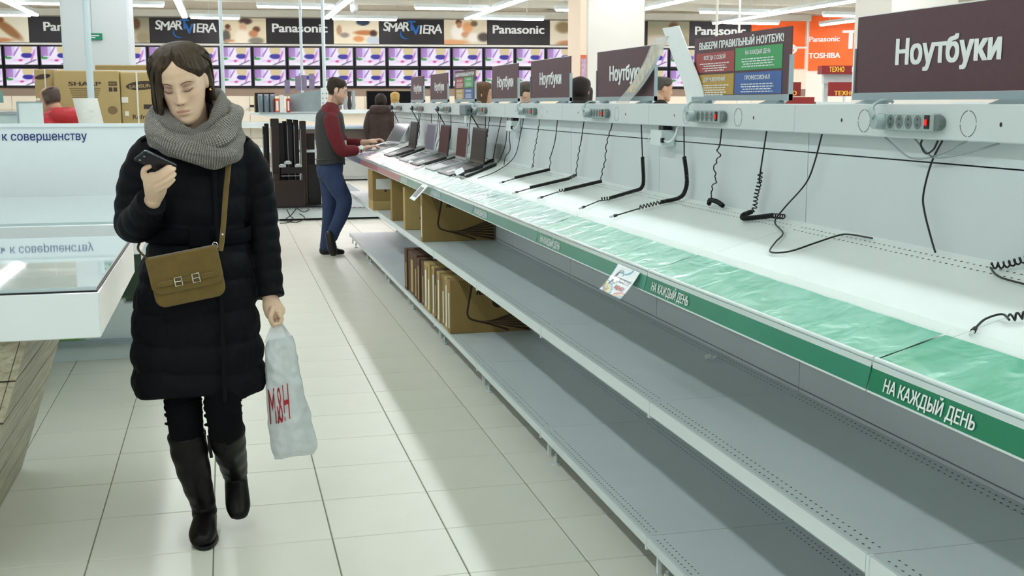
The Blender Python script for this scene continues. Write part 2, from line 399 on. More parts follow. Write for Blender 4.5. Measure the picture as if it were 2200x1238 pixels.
STR = [((74, 168, 132), (142, 205, 184), (34, 128, 92)), ((82, 172, 140), (150, 208, 190), (52, 136, 108)), ((100, 180, 152), (160, 210, 194), (78, 150, 130)), ((122, 182, 168), (174, 212, 204), (92, 150, 142)),
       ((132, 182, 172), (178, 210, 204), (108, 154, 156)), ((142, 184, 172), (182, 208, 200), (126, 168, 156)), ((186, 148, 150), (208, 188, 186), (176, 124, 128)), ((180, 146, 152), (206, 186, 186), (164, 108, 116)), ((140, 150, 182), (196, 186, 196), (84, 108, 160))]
sl = Vector((XB - XF, 0, ZT1 - ZT0)).normalized()
STRL = ['dark green', 'green', 'pale green', 'sea green', 'faded green', 'faint green', 'pink', 'rose pink', 'blue and pink']
for bi, y0 in enumerate(BAYS):
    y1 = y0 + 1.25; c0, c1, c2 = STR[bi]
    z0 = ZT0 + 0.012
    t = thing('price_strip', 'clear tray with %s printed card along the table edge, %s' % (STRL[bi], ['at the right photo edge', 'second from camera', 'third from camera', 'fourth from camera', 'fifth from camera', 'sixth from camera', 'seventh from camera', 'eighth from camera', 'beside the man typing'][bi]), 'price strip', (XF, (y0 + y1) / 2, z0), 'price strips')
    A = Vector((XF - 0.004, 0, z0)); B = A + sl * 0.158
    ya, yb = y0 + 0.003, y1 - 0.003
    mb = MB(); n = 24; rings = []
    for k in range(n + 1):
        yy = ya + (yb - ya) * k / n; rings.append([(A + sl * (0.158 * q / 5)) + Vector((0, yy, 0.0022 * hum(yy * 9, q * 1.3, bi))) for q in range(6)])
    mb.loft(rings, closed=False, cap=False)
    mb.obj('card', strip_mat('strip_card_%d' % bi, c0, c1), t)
    # clear rear flange and front bead
    mb = MB().prism([B + Vector((0, ya, 0.0)), B + Vector((0.022, ya, 0.012)), B + Vector((0.022, ya, 0.0145)), B + Vector((0, ya, 0.003))], (0, yb - ya, 0))
    mb.obj('rear_flange', M_clear, t)
    MB().tube([(XF - 0.006, ya, z0 + 0.001), (XF - 0.006, yb, z0 + 0.001)], 0.0055, 8).box(XF - 0.013, XF - 0.004, ya, yb, z0 - 0.016, z0 - 0.004).obj('front_bead', mat('clear_bead', (214, 228, 228), 0.15, coat=0.5), t)
    # front label flap leaning out
    f0 = Vector((XF - 0.012, 0, z0 - 0.012)); f1 = Vector((XF - 0.022, 0, z0 - 0.060))
    MB().prism([f0 + Vector((0, ya, 0)), f1 + Vector((0, ya, 0)), f1 + Vector((0.003, ya, 0)), f0 + Vector((0.003, ya, 0))], (0, yb - ya, 0)).obj('front_label', mat('label_%d' % bi, c2, 0.3, vary=0.06, vscale=5), t)
    MB().box(f1.x - 0.001, f1.x + 0.004, ya, yb, f1.z - 0.004, f1.z).obj('clear_edge', M_lip, t)
    up = (f0 - f1).normalized()
    if bi < 6:
        wmul = 0.34
        MB().text('НА КАЖДЫЙ ДЕНЬ', (f0 + (f1 - f0) * 0.80) + Vector((-0.001, yb - 0.055, 0)), (0, -1, 0), up, 0.024, wmul * 0.82, 0.025, 'l', lift=0.0015).obj('label_lettering', M_ink, t)
# ---------------------------------------------------------------- signs standing on the socket rail
M_frame = mat('sign_frame', (150, 168, 174), 0.4, metal=0.2)
M_sgn = {'r': mat('sign_red', (160, 62, 62), 0.5, vary=0.04, vscale=30), 'g': mat('sign_green', (58, 156, 92), 0.5, vary=0.04, vscale=30),
         'y': mat('sign_ochre', (182, 146, 60), 0.5, vary=0.04, vscale=30), 'b': mat('sign_blue', (58, 98, 164), 0.5, vary=0.04, vscale=30)}
def small_lines(mb, yl, z, w, h, rows, x):
    """rows of tiny unreadable print, as short dashes"""
    rnd = random.Random(int(yl * 1000) + rows)
    for r_ in range(rows):
        ww = w * (0.55 + 0.42 * rnd.random()); y = yl - ww * -0.5 ; cur = -ww / 2
        while cur < ww / 2 - 0.004:
            ln = min(rnd.uniform(0.008, 0.03), ww / 2 - cur); zz = z - r_ * h
            mb.quad((x, yl - cur, zz), (x, yl - cur - ln, zz), (x, yl - cur - ln, zz + h * 0.42), (x, yl - cur, zz + h * 0.42)); cur += ln + 0.005
SIG = [(2.19, 3.0, 'n', 'cut by right edge'), (3.386, 4.177, 'v', ''), (4.579, 5.366, 'n', 'beside leaflet stand'), (5.80, 6.607, 'n', 'fourth from the camera'),
       (6.90, 7.618, 'n', 'fifth from the camera'), (8.15, 8.893, 'v', ''), (9.183, 9.987, 'n', 'second from far end'), (10.33, 11.06, 'n', 'at far end')]
for k, (a, b, kind, w) in enumerate(SIG):
    yc = (a + b) / 2; X = 1.772; z0, z1 = 1.528, 1.742
    lab = ('maroon board with white notebook lettering on the rail, ' + w) if kind == 'n' else ['', 'large board with four coloured fields about choosing a notebook, near one', '', '', '', 'small far board with four coloured fields about choosing a notebook'][k]
    t = thing('shelf_sign', lab, 'sign', (X, yc, 1.497), 'signs on the socket rail')
    MB().box(X - 0.003, X + 0.003, a + 0.006, b - 0.006, z0, z1).obj('board', M_maroon, t)
    fr = MB().box(X - 0.008, X + 0.008, a, b, 1.508, 1.5275)
    for yy in (a, b - 0.006): fr.box(X - 0.007, X + 0.007, yy, yy + 0.006, 1.508, 1.508 + 0.145)
    fr.obj('frame', M_frame, t)
    for yy in (a + 0.11, b - 0.11):
        MB().prism([(X - 0.03, yy - 0.06, 1.4972), (X - 0.03, yy + 0.06, 1.4972), (X - 0.006, yy + 0.045, 1.509), (X - 0.006, yy - 0.045, 1.509)], (0.034, 0, 0)).obj('foot', M_frame, t)
    xs = X - 0.0038
    if kind == 'n':
        MB().text('Ноутбуки', (xs, yc - 0.02, 1.602), (0, -1, 0), (0, 0, 1), 0.062, 0.43, 0.045, 'c', lift=0).obj('lettering', M_ink, t)
        MB().box(X - 0.0032, X + 0.0032, a + 0.006, b - 0.006, z1 - 0.0016, z1 + 0.0004).obj('top_edge', M_ink, t)
    else:
        MB().text('ВЫБЕРИ ПРАВИЛЬНЫЙ НОУТБУК!', (xs, yc + 0.0, 1.698), (0, -1, 0), (0, 0, 1), 0.024, 0.68, 0.045, 'c', lift=0).obj('lettering', M_ink, t)
        w_ = b - a; ym = yc + w_ * 0.03
        F = [('r', b - 0.03, ym + 0.004, 1.612, 1.684, 'ВСЕГДА С СОБОЙ', 4), ('g', ym - 0.004, a + 0.06, 1.612, 1.690, 'НА КАЖДЫЙ ДЕНЬ', 4), ('y', b - 0.03, ym + 0.004, 1.530, 1.604, 'ДЛЯ РАЗВЛЕЧЕНИЙ', 5), ('b', ym - 0.004, a + 0.06, 1.530, 1.604, 'ПРОФЕССИОНАЛ', 4)]
        for c, yl, yr, fz0, fz1, s, rows in F:
            p = MB().box(X - 0.0045, X - 0.003, yr, yl, fz0, fz1).obj('field', M_sgn[c], t)
            mb = MB().text(s, (X - 0.0052, (yl + yr) / 2, fz1 - 0.025), (0, -1, 0), (0, 0, 1), 0.0135, min(0.19, (yl - yr) * 0.62), 0.025, 'c', lift=0)
            small_lines(mb, (yl + yr) / 2, fz1 - 0.042, (yl - yr) * 0.86, 0.0085, rows, X - 0.0052)
            mb.obj('field_lettering', M_ink, p)

# ---------------------------------------------------------------- socket strips on the rail
M_sock = mat('socket_plastic', (158, 174, 172), 0.4); M_sockin = mat('socket_well', (104, 118, 116), 0.35); M_red = mat('switch_red', (210, 26, 22), 0.25, emit=0.5)
M_cablegrey = mat('grey_cable', (150, 160, 160), 0.45); M_cable = mat('black_cable', (14, 15, 17), 0.4); M_cablewhite = mat('white_cable', (226, 230, 228), 0.4)
for bi in range(1, 9):
    yc = BAYS[bi] + 0.625 + 0.005; X = 1.70
    t = thing('socket_strip', 'grey socket strip with red switch on the rail, %s from the camera' % ORD[bi - 1], 'socket strip', (X, yc, 1.45), 'socket strips')
    MB().box(X - 0.022, X, yc - 0.125, yc + 0.125, 1.430, 1.4735, 0.002).obj('body', M_sock, t)
    for s in range(5):
        y = yc + 0.098 - s * 0.04
        if s == 0:   # plug pushed into the first socket
            p = MB().cyl((X - 0.022, y, 1.452), (X - 0.048, y, 1.452), 0.0195, 14).obj('plug', M_sock, t)
            MB().tube(smooth_path([(X - 0.045, y, 1.462), (X - 0.045, y + 0.018, 1.478), (X - 0.030, y + 0.028, 1.496), (X - 0.010, y + 0.024, 1.5065), (X + 0.008, y + 0.014, 1.505), (X + 0.014, y + 0.01, 1.5)], 5), [0.0085] * 8 + [0.0042] * 18, 8).obj('plug_lead', M_sock, p)
        else:
            w = MB(); n = 16; rg = []
            for rr, dx in ((0.0185, -0.0222), (0.0172, -0.0222), (0.0165, -0.010), (0.0, -0.0095)):
                rg.append([(X + dx, y + rr * math.cos(-2 * math.pi * i / n), 1.452 + rr * math.sin(-2 * math.pi * i / n)) for i in range(n)])
            f0 = MB().box(X - 0.0226, X - 0.022, y - 0.0192, y + 0.0192, 1.4315, 1.472).obj('socket_face', M_sock, t)
            w.add([(X - 0.0232, y + 0.0165 * math.cos(2 * math.pi * i / n), 1.452 + 0.0178 * math.sin(2 * math.pi * i / n)) for i in range(n)], [tuple(range(n))]).obj('socket_well', M_sockin, f0)
            for dz in (-0.007, 0.007): MB().add([(X - 0.0236, y + 0.003 * math.cos(2 * math.pi * i / 8), 1.452 + dz + 0.003 * math.sin(2 * math.pi * i / 8)) for i in range(8)], [tuple(range(8))]).obj('pin_hole', M_black, f0)
    sw = MB().box(X - 0.0245, X - 0.022, yc - 0.1105, yc - 0.091, 1.4365, 1.470).obj('switch_bezel', M_black, t)
    MB().box(X - 0.029, X - 0.0245, yc - 0.106, yc - 0.0965, 1.4445, 1.460, 0.001).obj('switch', M_red, sw)
    MB().prism([(X - 0.0185, yc - 0.125 - 0.022 * math.sin(a), 1.4515 - 0.018 * math.cos(a)) for a in [math.pi * i / 10 for i in range(11)]][::-1], (0.0175, 0, 0)).obj('cable_grip', M_sockin, t)

# ---------------------------------------------------------------- cables; a coil is a helix wound about the path
def helix(path, rad, pitch, r, per=9, n=4):
    P = smooth_path(path, 14); d = [0.0]
    for a, b in zip(P, P[1:]): d.append(d[-1] + (b - a).length)
    tot = d[-1]; turns = tot / pitch; m = max(12, int(turns * per)); out = []; seg = 0; ref = Vector((0.3, 0.9, 0.31)).normalized()
    for i in range(m + 1):
        s = tot * i / m
        while seg < len(d) - 2 and d[seg + 1] < s: seg += 1
        f = (s - d[seg]) / max(1e-9, d[seg + 1] - d[seg]); p = P[seg].lerp(P[seg + 1], min(1, f)); T = (P[seg + 1] - P[seg]).normalized()
        a = (ref - T * ref.dot(T)).normalized(); b = T.cross(a); ang = 2 * math.pi * s / pitch
        out.append(p + a * (rad * math.cos(ang)) + b * (rad * math.sin(ang)))
    return tube_rings(out, r, n)
def wavy(path, amp, wl, per=10):
    P = smooth_path(path, 12); out = []; s = 0; last = P[0]
    for p in P:
        s += (p - last).length; last = p
        out.append(p + Vector((-abs(0.3 * amp * math.cos(s / wl * 6.283)), amp * math.sin(s / wl * 6.283), 0)))
    return out
OFF = Vector((-0.010, 0, 0.004))
def cable(label, spec, m=None, group='black notebook security cables'):
    """spec: list of (kind, pts) with kind thin / coil / loose / wavy / plug"""
    p0 = Vector(spec[0][1][0]); t = thing('security_cable', label, 'cable', p0, group); m = m or M_cable
    for kind, pts in spec:
        pts = [Vector(p) + OFF for p in pts]
        if kind == 'thin': MB().tube(smooth_path(pts, 7), 0.0026, 6).obj('cord', m, t)
        elif kind == 'coil':
            mb = MB(); mb.loft(helix([p + Vector((0, 0, 0.004)) for p in pts], 0.0066, 0.0052, 0.0026)); mb.obj('coil', m, t)
        elif kind == 'loose':
            mb = MB(); mb.loft(helix([p + Vector((0, 0, 0.004)) for p in pts], 0.0072, 0.0135, 0.0024)); mb.obj('loose_coil', m, t)
        elif kind == 'wavy': MB().tube(wavy(pts, 0.0085, 0.042), 0.0024, 6).obj('stretched_coil', m, t)
        elif kind == 'plug':
            a, b = pts[0], pts[1]; d = (b - a).normalized()
            pl = MB().cyl(a, a + d * 0.016, 0.0048, 8, 0.0062).obj('connector', m, t)
            MB().cyl(a + d * 0.016, a + d * 0.032, 0.0042, 6).obj('connector_tip', mat('clear_plug', (190, 200, 196), 0.2), pl)
    return t
C = {'C1':[[1.735,6.236,1.405],[1.735,6.303,1.288],[1.735,6.352,1.223],[1.735,6.382,1.137]],
'C2':[[1.735,5.888,1.406],[1.735,5.935,1.292],[1.735,6.024,1.201],[1.735,6.014,1.176],[1.732,6.026,1.132],[1.566,6.142,1.082],[1.507,6.14,1.066]],
'C3':[[1.735,5.422,1.409],[1.735,5.479,1.284],[1.735,5.516,1.218],[1.735,5.545,1.132],[1.69,5.517,1.116],[1.509,5.611,1.066],[1.446,5.606,1.05]],
'C4':[[1.735,4.997,1.405],[1.735,5.071,1.306],[1.735,5.088,1.232],[1.735,5.133,1.17],[1.726,5.116,1.128],[1.572,5.206,1.083],[1.544,5.222,1.077],[1.469,5.212,1.056]],
'C5':[[1.735,4.621,1.407],[1.735,4.599,1.265],[1.735,4.582,1.159],[1.724,4.591,1.128],[1.595,4.616,1.09],[1.567,4.652,1.083],[1.487,4.617,1.061]],
'C6':[[1.735,4.153,1.409],[1.735,4.142,1.286],[1.735,4.112,1.209],[1.735,4.121,1.162],[1.723,4.151,1.127],[1.657,4.184,1.108],[1.578,4.211,1.086],[1.493,4.22,1.062]]}
c = C['C1']; cable('thin wavy black cord ending in a small blob at the table back', [('wavy', c), ('plug', [c[3], [1.72, 6.36, 1.128]])])
c = C['C2']; cable('black coiled cable lying straight on the table, fifth from the camera', [('thin', c[:3]), ('wavy', c[2:5]), ('coil', c[4:6]), ('thin', c[5:7]), ('plug', [c[6], [1.47, 6.142, 1.056]])])
c = C['C3']; cable('black coiled cable lying straight on the table, fourth from the camera', [('thin', c[:2]), ('wavy', c[1:4]), ('loose', c[3:5]), ('coil', c[4:6]), ('thin', c[5:7]), ('plug', [c[6], [1.40, 5.60, 1.04]])])
c = C['C4']; cable('black coiled cable with a wavy drop, third straight one from the camera', [('thin', [c[0], [1.735, 5.02, 1.37]]), ('wavy', [[1.735, 5.02, 1.37]] + c[1:5]), ('coil', c[4:6]), ('loose', c[5:7]), ('thin', c[6:8]), ('plug', [c[7], [1.43, 5.206, 1.046]])])
c = C['C5']; cable('black coiled cable bent from the panel onto the table, left of the white adapter', [('thin', c[:2]), ('coil', c[1:4]), ('coil', c[3:5]), ('loose', c[4:6]), ('thin', c[5:7]), ('plug', [c[6], [1.44, 4.6, 1.05]])])
c = C['C6']; cable('black coiled cable bent onto the table right of the white adapter', [('thin', c[:2]), ('coil', c[1:6]), ('loose', c[5:7]), ('thin', c[6:8]), ('plug', [c[7], [1.44, 4.225, 1.05]])])
c = [[1.735,3.804,1.406],[1.735,3.816,1.35],[1.735,3.835,1.329],[1.735,3.813,1.31],[1.735,3.851,1.275],[1.735,3.849,1.24],[1.735,3.835,1.219],[1.735,3.874,1.187],[1.735,3.868,1.16],[1.735,3.891,1.136],[1.721,3.864,1.129],[1.72,3.854,1.142],[1.72,3.792,1.141],[1.72,3.742,1.131]]
cable('loosely stretched black cord with a short curled coil at the table back', [('thin', c[:3]), ('wavy', c[2:10]), ('coil', c[9:14])])
c = [[1.735,3.453,1.405],[1.735,3.489,1.265],[1.735,3.493,1.23],[1.735,3.514,1.184],[1.735,3.521,1.145],[1.726,3.522,1.13],[1.691,3.513,1.12],[1.673,3.469,1.114],[1.707,3.422,1.122],[1.728,3.382,1.130],[1.735,3.312,1.133]]
cable('black cord with knotted coils ending in a folded thick coil on the table', [('thin', c[:3]), ('loose', c[1:6]), ('coil', c[5:10]), ('loose', c[9:11])])
c = [[1.735,3.092,1.406],[1.735,3.133,1.313],[1.735,3.182,1.249],[1.72,3.283,1.167],[1.70,3.303,1.122],[1.653,3.156,1.104],[1.59,3.079,1.087],[1.532,2.997,1.07],[1.559,2.934,1.078],[1.636,2.93,1.1],[1.696,2.926,1.118],[1.724,2.903,1.126],[1.73,2.785,1.128]]
cable('long smooth black cord making a loop across the table', [('thin', c)])
c = [[1.735,2.501,1.403],[1.735,2.541,1.346],[1.735,2.567,1.265],[1.735,2.556,1.218],[1.735,2.522,1.156],[1.721,2.482,1.128]]
cable('black cord hanging down the panel under the nearest socket strip', [('thin', c)])
c = [[1.75,2.171,1.15],[1.728,2.224,1.128],[1.708,2.25,1.122],[1.674,2.163,1.112],[1.671,2.0,1.11]]
cable('black coil with looped tail at the right edge near the table back', [('loose', c[:3]), ('thin', c[2:])])
c = [[1.457,1.951,1.050],[1.497,1.976,1.062],[1.529,1.968,1.072],[1.518,1.93,1.068],[1.575,1.90,1.084]]
cable('black coiled cable with clear plug at the right edge of the table', [('plug', [c[0], [1.43, 1.93, 1.04]]), ('thin', c[:4]), ('loose', c[3:])])
for i, (c, m, lb) in enumerate([([[1.735,2.759,1.406],[1.735,2.661,1.363],[1.735,2.608,1.354],[1.735,2.539,1.362],[1.735,2.465,1.383],[1.735,2.404,1.405]], M_cablegrey, 'left grey cord looping under the rail'),
                     ([[1.735,2.62,1.405],[1.735,2.545,1.364],[1.735,2.482,1.364],[1.735,2.375,1.383],[1.735,2.284,1.404]], M_cablegrey, 'right grey cord looping under the rail'),
                     ([[1.725,2.571,1.403],[1.725,2.575,1.39],[1.725,2.552,1.37],[1.725,2.521,1.381],[1.725,2.505,1.403]], M_cable, 'small black cord loop under the nearest socket strip')]):
    cable(lb, [('thin', c)], m, None)
c = [[1.735,6.599,1.41],[1.735,6.671,1.316],[1.735,6.829,1.167],[1.6,6.721,1.09],[1.464,6.639,1.053]]
cable('smooth dark cord curving from the rail onto the table beside the last notebook', [('thin', c)])
c = [[1.735,7.156,1.41],[1.735,7.379,1.161],[1.72,7.33,1.125],[1.511,7.083,1.067],[1.422,7.059,1.042]]
cable('black cable in a thick sleeve just right of the notebooks', [('thin', c[:3]), ('coil', c[2:4]), ('thin', c[3:])])
c = [[1.735,7.485,1.41],[1.735,7.542,1.313],[1.735,7.599,1.223],[1.728,7.628,1.128],[1.70,7.234,1.12],[1.698,7.409,1.118]]
cable('stretched coil cord hanging behind the last dark notebook', [('wavy', c[:4]), ('thin', c[3:])])

# white adapters hanging under the rail
def adapter(y, label):
    t = thing('power_adapter', label, 'adapter', (1.715, y, 1.33), 'white adapters')
    MB().box(1.69, 1.75, y - 0.062, y + 0.062, 1.328, 1.392, 0.004).obj('body', M_white, t)
    MB().box(1.688, 1.7, y - 0.072, y - 0.058, 1.343, 1.362).obj('port', M_black, t)
    MB().tube(smooth_path([(1.70, y - 0.07, 1.352), (1.70, y - 0.12, 1.348), (1.71, y - 0.155, 1.37), (1.72, y - 0.16, 1.41)], 6), 0.0045, 6).obj('lead', M_cablewhite, t)
    MB().tube(smooth_path([(1.70, y + 0.05, 1.39), (1.69, y + 0.09, 1.345), (1.70, y + 0.07, 1.33)], 6), 0.002, 5).obj('strap', M_cablewhite, t)
    MB().box(1.71, 1.745, y - 0.03, y + 0.02, 1.392, 1.41).obj('clip', M_black, t)
adapter(4.36, 'white adapter box hanging under the rail, nearer of two'); adapter(6.83, 'white adapter box hanging under the rail, farther of two')

# ---------------------------------------------------------------- notebooks on the far bays
M_lapg = mat('notebook_shell', (168, 172, 176), 0.4, metal=0.3); M_lapd = mat('notebook_dark', (34, 36, 40), 0.35); M_keys = mat('key_tops', (60, 62, 66), 0.5)
M_scr = {'grey': mat('screen_grey', (110, 106, 128), 0.35, spec=.15), 'maroon': mat('screen_maroon', (66, 16, 22), 0.35, spec=.12), 'dark': mat('screen_dark', (12, 13, 16), 0.3, spec=.12), 'blue': mat('screen_blue', (50, 62, 90), 0.1, coat=0.5)}
def notebook(y0, y1, shell, scr, label, lean=0.12, turn=0.0):
    w = y1 - y0; yc = (y0 + y1) / 2; xb = 1.60; dep = 0.225
    t = thing('notebook', label, 'notebook', (xb - dep / 2, yc, table_z(xb - dep / 2)), 'notebooks on display')
    ang = math.atan2(ZT1 - ZT0, XB - XF)
    Mt = Matrix.Translation((xb, yc, table_z(xb) + 0.004)) @ Matrix.Rotation(turn, 4, 'Z') @ Matrix.Rotation(-ang, 4, 'Y')
    mb = MB(); mb.M = Mt; mb.box(-dep, 0, -w / 2, w / 2, 0, 0.018, 0.003); base = mb.obj('base', shell, t)
    mb = MB(); mb.M = Mt
    for r_ in range(5):
        for q in range(12):
            x = -0.03 - r_ * 0.018; y = -w * 0.44 + q * w * 0.88 / 12
            mb.add([(x, y, 0.0188), (x, y + w * 0.064, 0.0188), (x - 0.014, y + w * 0.064, 0.0188), (x - 0.014, y, 0.0188)], [(0, 1, 2, 3)])
    tag(mb.obj('keyboard', M_keys, base), kind='stuff')
    mb = MB(); mb.M = Mt; mb.box(-0.20, -0.14, -0.045, 0.045, 0.018, 0.0186); mb.obj('touchpad', M_sil, base)
    Ml = Matrix.Translation((xb, yc, table_z(xb) + 0.02)) @ Matrix.Rotation(turn, 4, 'Z') @ Matrix.Rotation(lean, 4, 'Y')
    h = 0.232
    mb = MB(); mb.M = Ml; mb.box(0, 0.009, -w / 2, w / 2, 0, h, 0.003); lid = mb.obj('lid', shell, t)
    mb = MB(); mb.M = Ml; mb.box(-0.0012, 0, -w / 2 + 0.012, w / 2 - 0.012, 0.022, h - 0.014); mb.obj('display', scr, lid)
    return t
notebook(9.84, 10.22, M_lapd, M_scr['dark'], 'open notebook with plain dark screen, second from the man')
notebook(8.95, 9.32, M_lapg, M_scr['grey'], 'open silver notebook with greyish purple screen', 0.10)
notebook(8.37, 8.75, M_lapd, M_scr['maroon'], 'open dark notebook with maroon screen, farther of two')
notebook(7.70, 8.06, M_lapg, M_scr['maroon'], 'open notebook with maroon screen, nearer of two', 0.10)
notebook(7.14, 7.56, M_lapd, M_scr['dark'], 'nearest open notebook with large black screen', 0.10)
notebook(11.05, 11.40, M_lapg, M_scr['blue'], 'notebook with tilted lid being used by the man', 0.55, 0.25)
for i, y in enumerate((10.42, 9.72, 9.42, 8.86, 8.25, 7.62, 7.05)):
    x0 = 1.40; mb = MB()
    t = thing('sleeve_cable', 'black sleeved cable on the table between notebooks, %s from the camera' % ORD[6 - i], 'cable', (1.5, y, table_z(1.5)), 'sleeved cables between notebooks')
    P = [(x0, y - 0.16, table_z(x0) + 0.010), (1.52, y - 0.09, table_z(1.52) + 0.010), (1.66, y, table_z(1.66) + 0.010)]
    MB().tube(P, 0.0095, 7).obj('sleeve', M_cable, t)
    MB().tube(smooth_path([P[2], (1.70, y + 0.05, table_z(1.7) + 0.03), (1.725, y + 0.02 * (i % 3), 1.25), (1.72, y - 0.08 + 0.05 * (i % 2), 1.42)], 6), 0.003, 5).obj('cord', M_cable, t)
    if i % 2 == 0: MB().tube(smooth_path([(1.715, y - 0.2, 1.41), (1.71, y - 0.16, 1.30), (1.70, y - 0.22, 1.22), (1.70, y - 0.1, 1.17), (1.68, y - 0.14, table_z(1.68) + .01)], 6), 0.003, 5).obj('loose_cord', M_cable, t)
# label holder on the last notebook's cable
t = thing('price_tag', 'white price tag lying on the near notebook sleeve', 'tag', (1.42, 7.09, table_z(1.42)))
MB().prism([(1.40, 7.02, table_z(1.40) + 0.022), (1.46, 7.08, table_z(1.46) + 0.024), (1.455, 7.12, table_z(1.455) + 0.05), (1.395, 7.06, table_z(1.395) + 0.05)], (0.004, -0.004, 0)).obj('card', M_ink, t)
MB().box(1.40, 1.46, 7.055, 7.10, table_z(1.43) + 0.006, table_z(1.43) + 0.02).obj('stand', M_black, t)
# plugs and a transformer on the far sockets
for i, (y, lab) in enumerate(((11.55, 'last, at the rail end'), (10.25, 'second from the rail end'), (8.98, 'third from the rail end'), (7.72, 'beside the grey transformer'))):
    t = thing('mains_plug', 'black mains plug and lead in a far socket, ' + lab, 'plug', (1.68, y, 1.45), 'black mains plugs')
    MB().cyl((1.675, y, 1.455), (1.64, y, 1.455), 0.022, 10).obj('plug', M_black, t)
    MB().tube(smooth_path([(1.645, y, 1.455), (1.64, y + 0.08, 1.45), (1.66, y + 0.14, 1.44), (1.69, y + 0.10, 1.38), (1.72, y + 0.06, 1.30), (1.71, y + 0.1, 1.22), (1.69, y + 0.04, table_z(1.69) + 0.01)], 6), 0.0045, 6).obj('lead', M_cable, t)
t = thing('transformer', 'grey transformer block plugged into the fifth socket strip', 'adapter', (1.66, 7.90, 1.43))
MB().box(1.62, 1.678, 7.79, 8.0, 1.415, 1.49, 0.008).obj('body', mat('transformer_grey', (110, 124, 130), 0.45), t)
MB().box(1.622, 1.64, 7.80, 7.83, 1.36, 1.41).obj('tag', M_ink, t)

# ---------------------------------------------------------------- cartons on the shelves
M_card = mat('cardboard', (150, 124, 74), 0.85, vary=0.07, vscale=14, bump=0.05, bscale=200, aniso_stretch=(1, 1, 0.2))
M_cardl = mat('cardboard_light', (176, 152, 98), 0.85, vary=0.06, vscale=14)
M_cardd = mat('cardboard_brown', (92, 68, 50), 0.85, vary=0.08, vscale=14)
M_print = mat('brown_print', (62, 46, 34), 0.8); M_tape = mat('tape_white', (228, 228, 222), 0.5)
def carton(name, x0, x1, y0, y1, z0, z1, m, label, grp, lines=(), extra=None):
    t = thing(name, label, 'box', ((x0 + x1) / 2, (y0 + y1) / 2, z0), grp)
    MB().box(x0, x1, y0, y1, z0, z1, 0.003).obj('carton', m, t)
    if extra: extra(t, x0, x1, y0, y1, z0, z1)
    return t
def lenovo(t, x0, x1, y0, y1, z0, z1, disc=True):
    y = y0 - 0.0006; w = x1 - x0; h = z1 - z0
    mb = MB()
    mb.tube([(x0 + w * 0.285, y, z1 - 0.01)] + [(x0 + w * a, y, z0 + h * b) for a, b in ((0.235, 0.55), (0.212, 0.42), (0.22, 0.33), (0.26, 0.27), (0.33, 0.235), (0.5, 0.155), (0.72, 0.03))], (0.0012, 0.0045), 6) if False else None
    band = [(0.285, 0.97), (0.255, 0.72), (0.225, 0.48), (0.218, 0.36), (0.245, 0.28), (0.31, 0.235), (0.5, 0.155), (0.74, 0.03)]
    P = smooth_path([(x0 + w * a, y, z0 + h * b) for a, b in band], 6)
    for i in range(len(P) - 1):
        d = (P[i + 1] - P[i]).normalized(); n = Vector((d.z, 0, -d.x)) * 0.006
        mb.quad(P[i] - n, P[i + 1] - n, P[i + 1] + n, P[i] + n)
    for k in range(7):   # fan of printed rays
        a0 = (0.33 + 0.03 * k, 0.235 - 0.004 * k); a1 = (0.995, 0.03 + 0.068 * k)
        p = Vector((x0 + w * a0[0], y, z0 + h * a0[1])); q = Vector((x0 + w * a1[0], y, z0 + h * a1[1])); n = Vector((0, 0, 0.0075))
        mb.add([p, q - n, q + n], [(0, 1, 2)])
        a0 = (0.235 - 0.01 * k, 0.62); a1 = (0.27 - 0.025 * k, 0.99)
        p = Vector((x0 + w * 0.232, y, z0 + h * 0.55)); q = Vector((x0 + w * a1[0], y, z0 + h * a1[1])); n = Vector((0.0022, 0, 0))
        mb.add([p, q + n, q - n], [(0, 1, 2)])
    mb.obj('printed_swirl', M_print, t)
    MB().text('lenovo', (x0 + w * 0.33, y, z0 + h * 0.715), (1, 0, 0), (0, 0, 1), 0.042, None, 0.03, 'l', shear=0.35, lift=0.0004).obj('lettering', mat('black_print', (22, 18, 16), 0.8), t)
    if disc: MB().add([(x0 + w * 0.60 + 0.035 * math.cos(a), y - 0.0004, z0 + h * 0.57 + 0.035 * math.sin(a)) for a in [2 * math.pi * i / 20 for i in range(20)]], [tuple(range(20))]).obj('printed_disc', M_print, t)
    MB().box(x0 - 0.0006, x0, y0 + 0.02, y0 + (y1 - y0) * 0.6, z0 + 0.03, z1 - 0.08).obj('spine_label', M_tape, t)
carton('notebook_carton', 1.25, 1.738, 7.43, 7.50, Z2, 0.905, M_card, 'large brown notebook carton with black swirl print on the middle shelf', 'cartons on the middle shelf', extra=lambda *a: lenovo(*a, disc=False))
def small_print(t, x0, x1, y0, y1, z0, z1):
    mb = MB(); y = y0 - 0.0006; w = x1 - x0
    for k in range(3): mb.add([(x0 + w * (0.25 + 0.22 * k) + 0.011 * math.cos(a), y, z0 + 0.085 + 0.011 * math.sin(a)) for a in [i * math.pi / 4 for i in range(8)]], [tuple(range(8))])
    mb.obj('printed_marks', M_print, t)
def paper_label(t, x0, x1, y0, y1, z0, z1):
    y = y0 - 0.0008; MB().quad((x0 + 0.03, y, z1 - 0.16), (x0 + 0.16, y, z1 - 0.16), (x0 + 0.16, y, z1 - 0.07), (x0 + 0.03, y, z1 - 0.07)).obj('paper_label', M_tape, t); small_print(t, x0, x1, y0, y1, z0, z1)
carton('notebook_carton', 1.25, 1.72, 8.18, 8.26, Z2, 0.898, M_cardl, 'plain brown carton behind the swirl print carton on the middle shelf', 'cartons on the middle shelf', extra=small_print)
carton('notebook_carton', 1.25, 1.72, 8.84, 8.92, Z2, 0.908, M_card, 'brown carton second from far end of the middle shelf', 'cartons on the middle shelf')
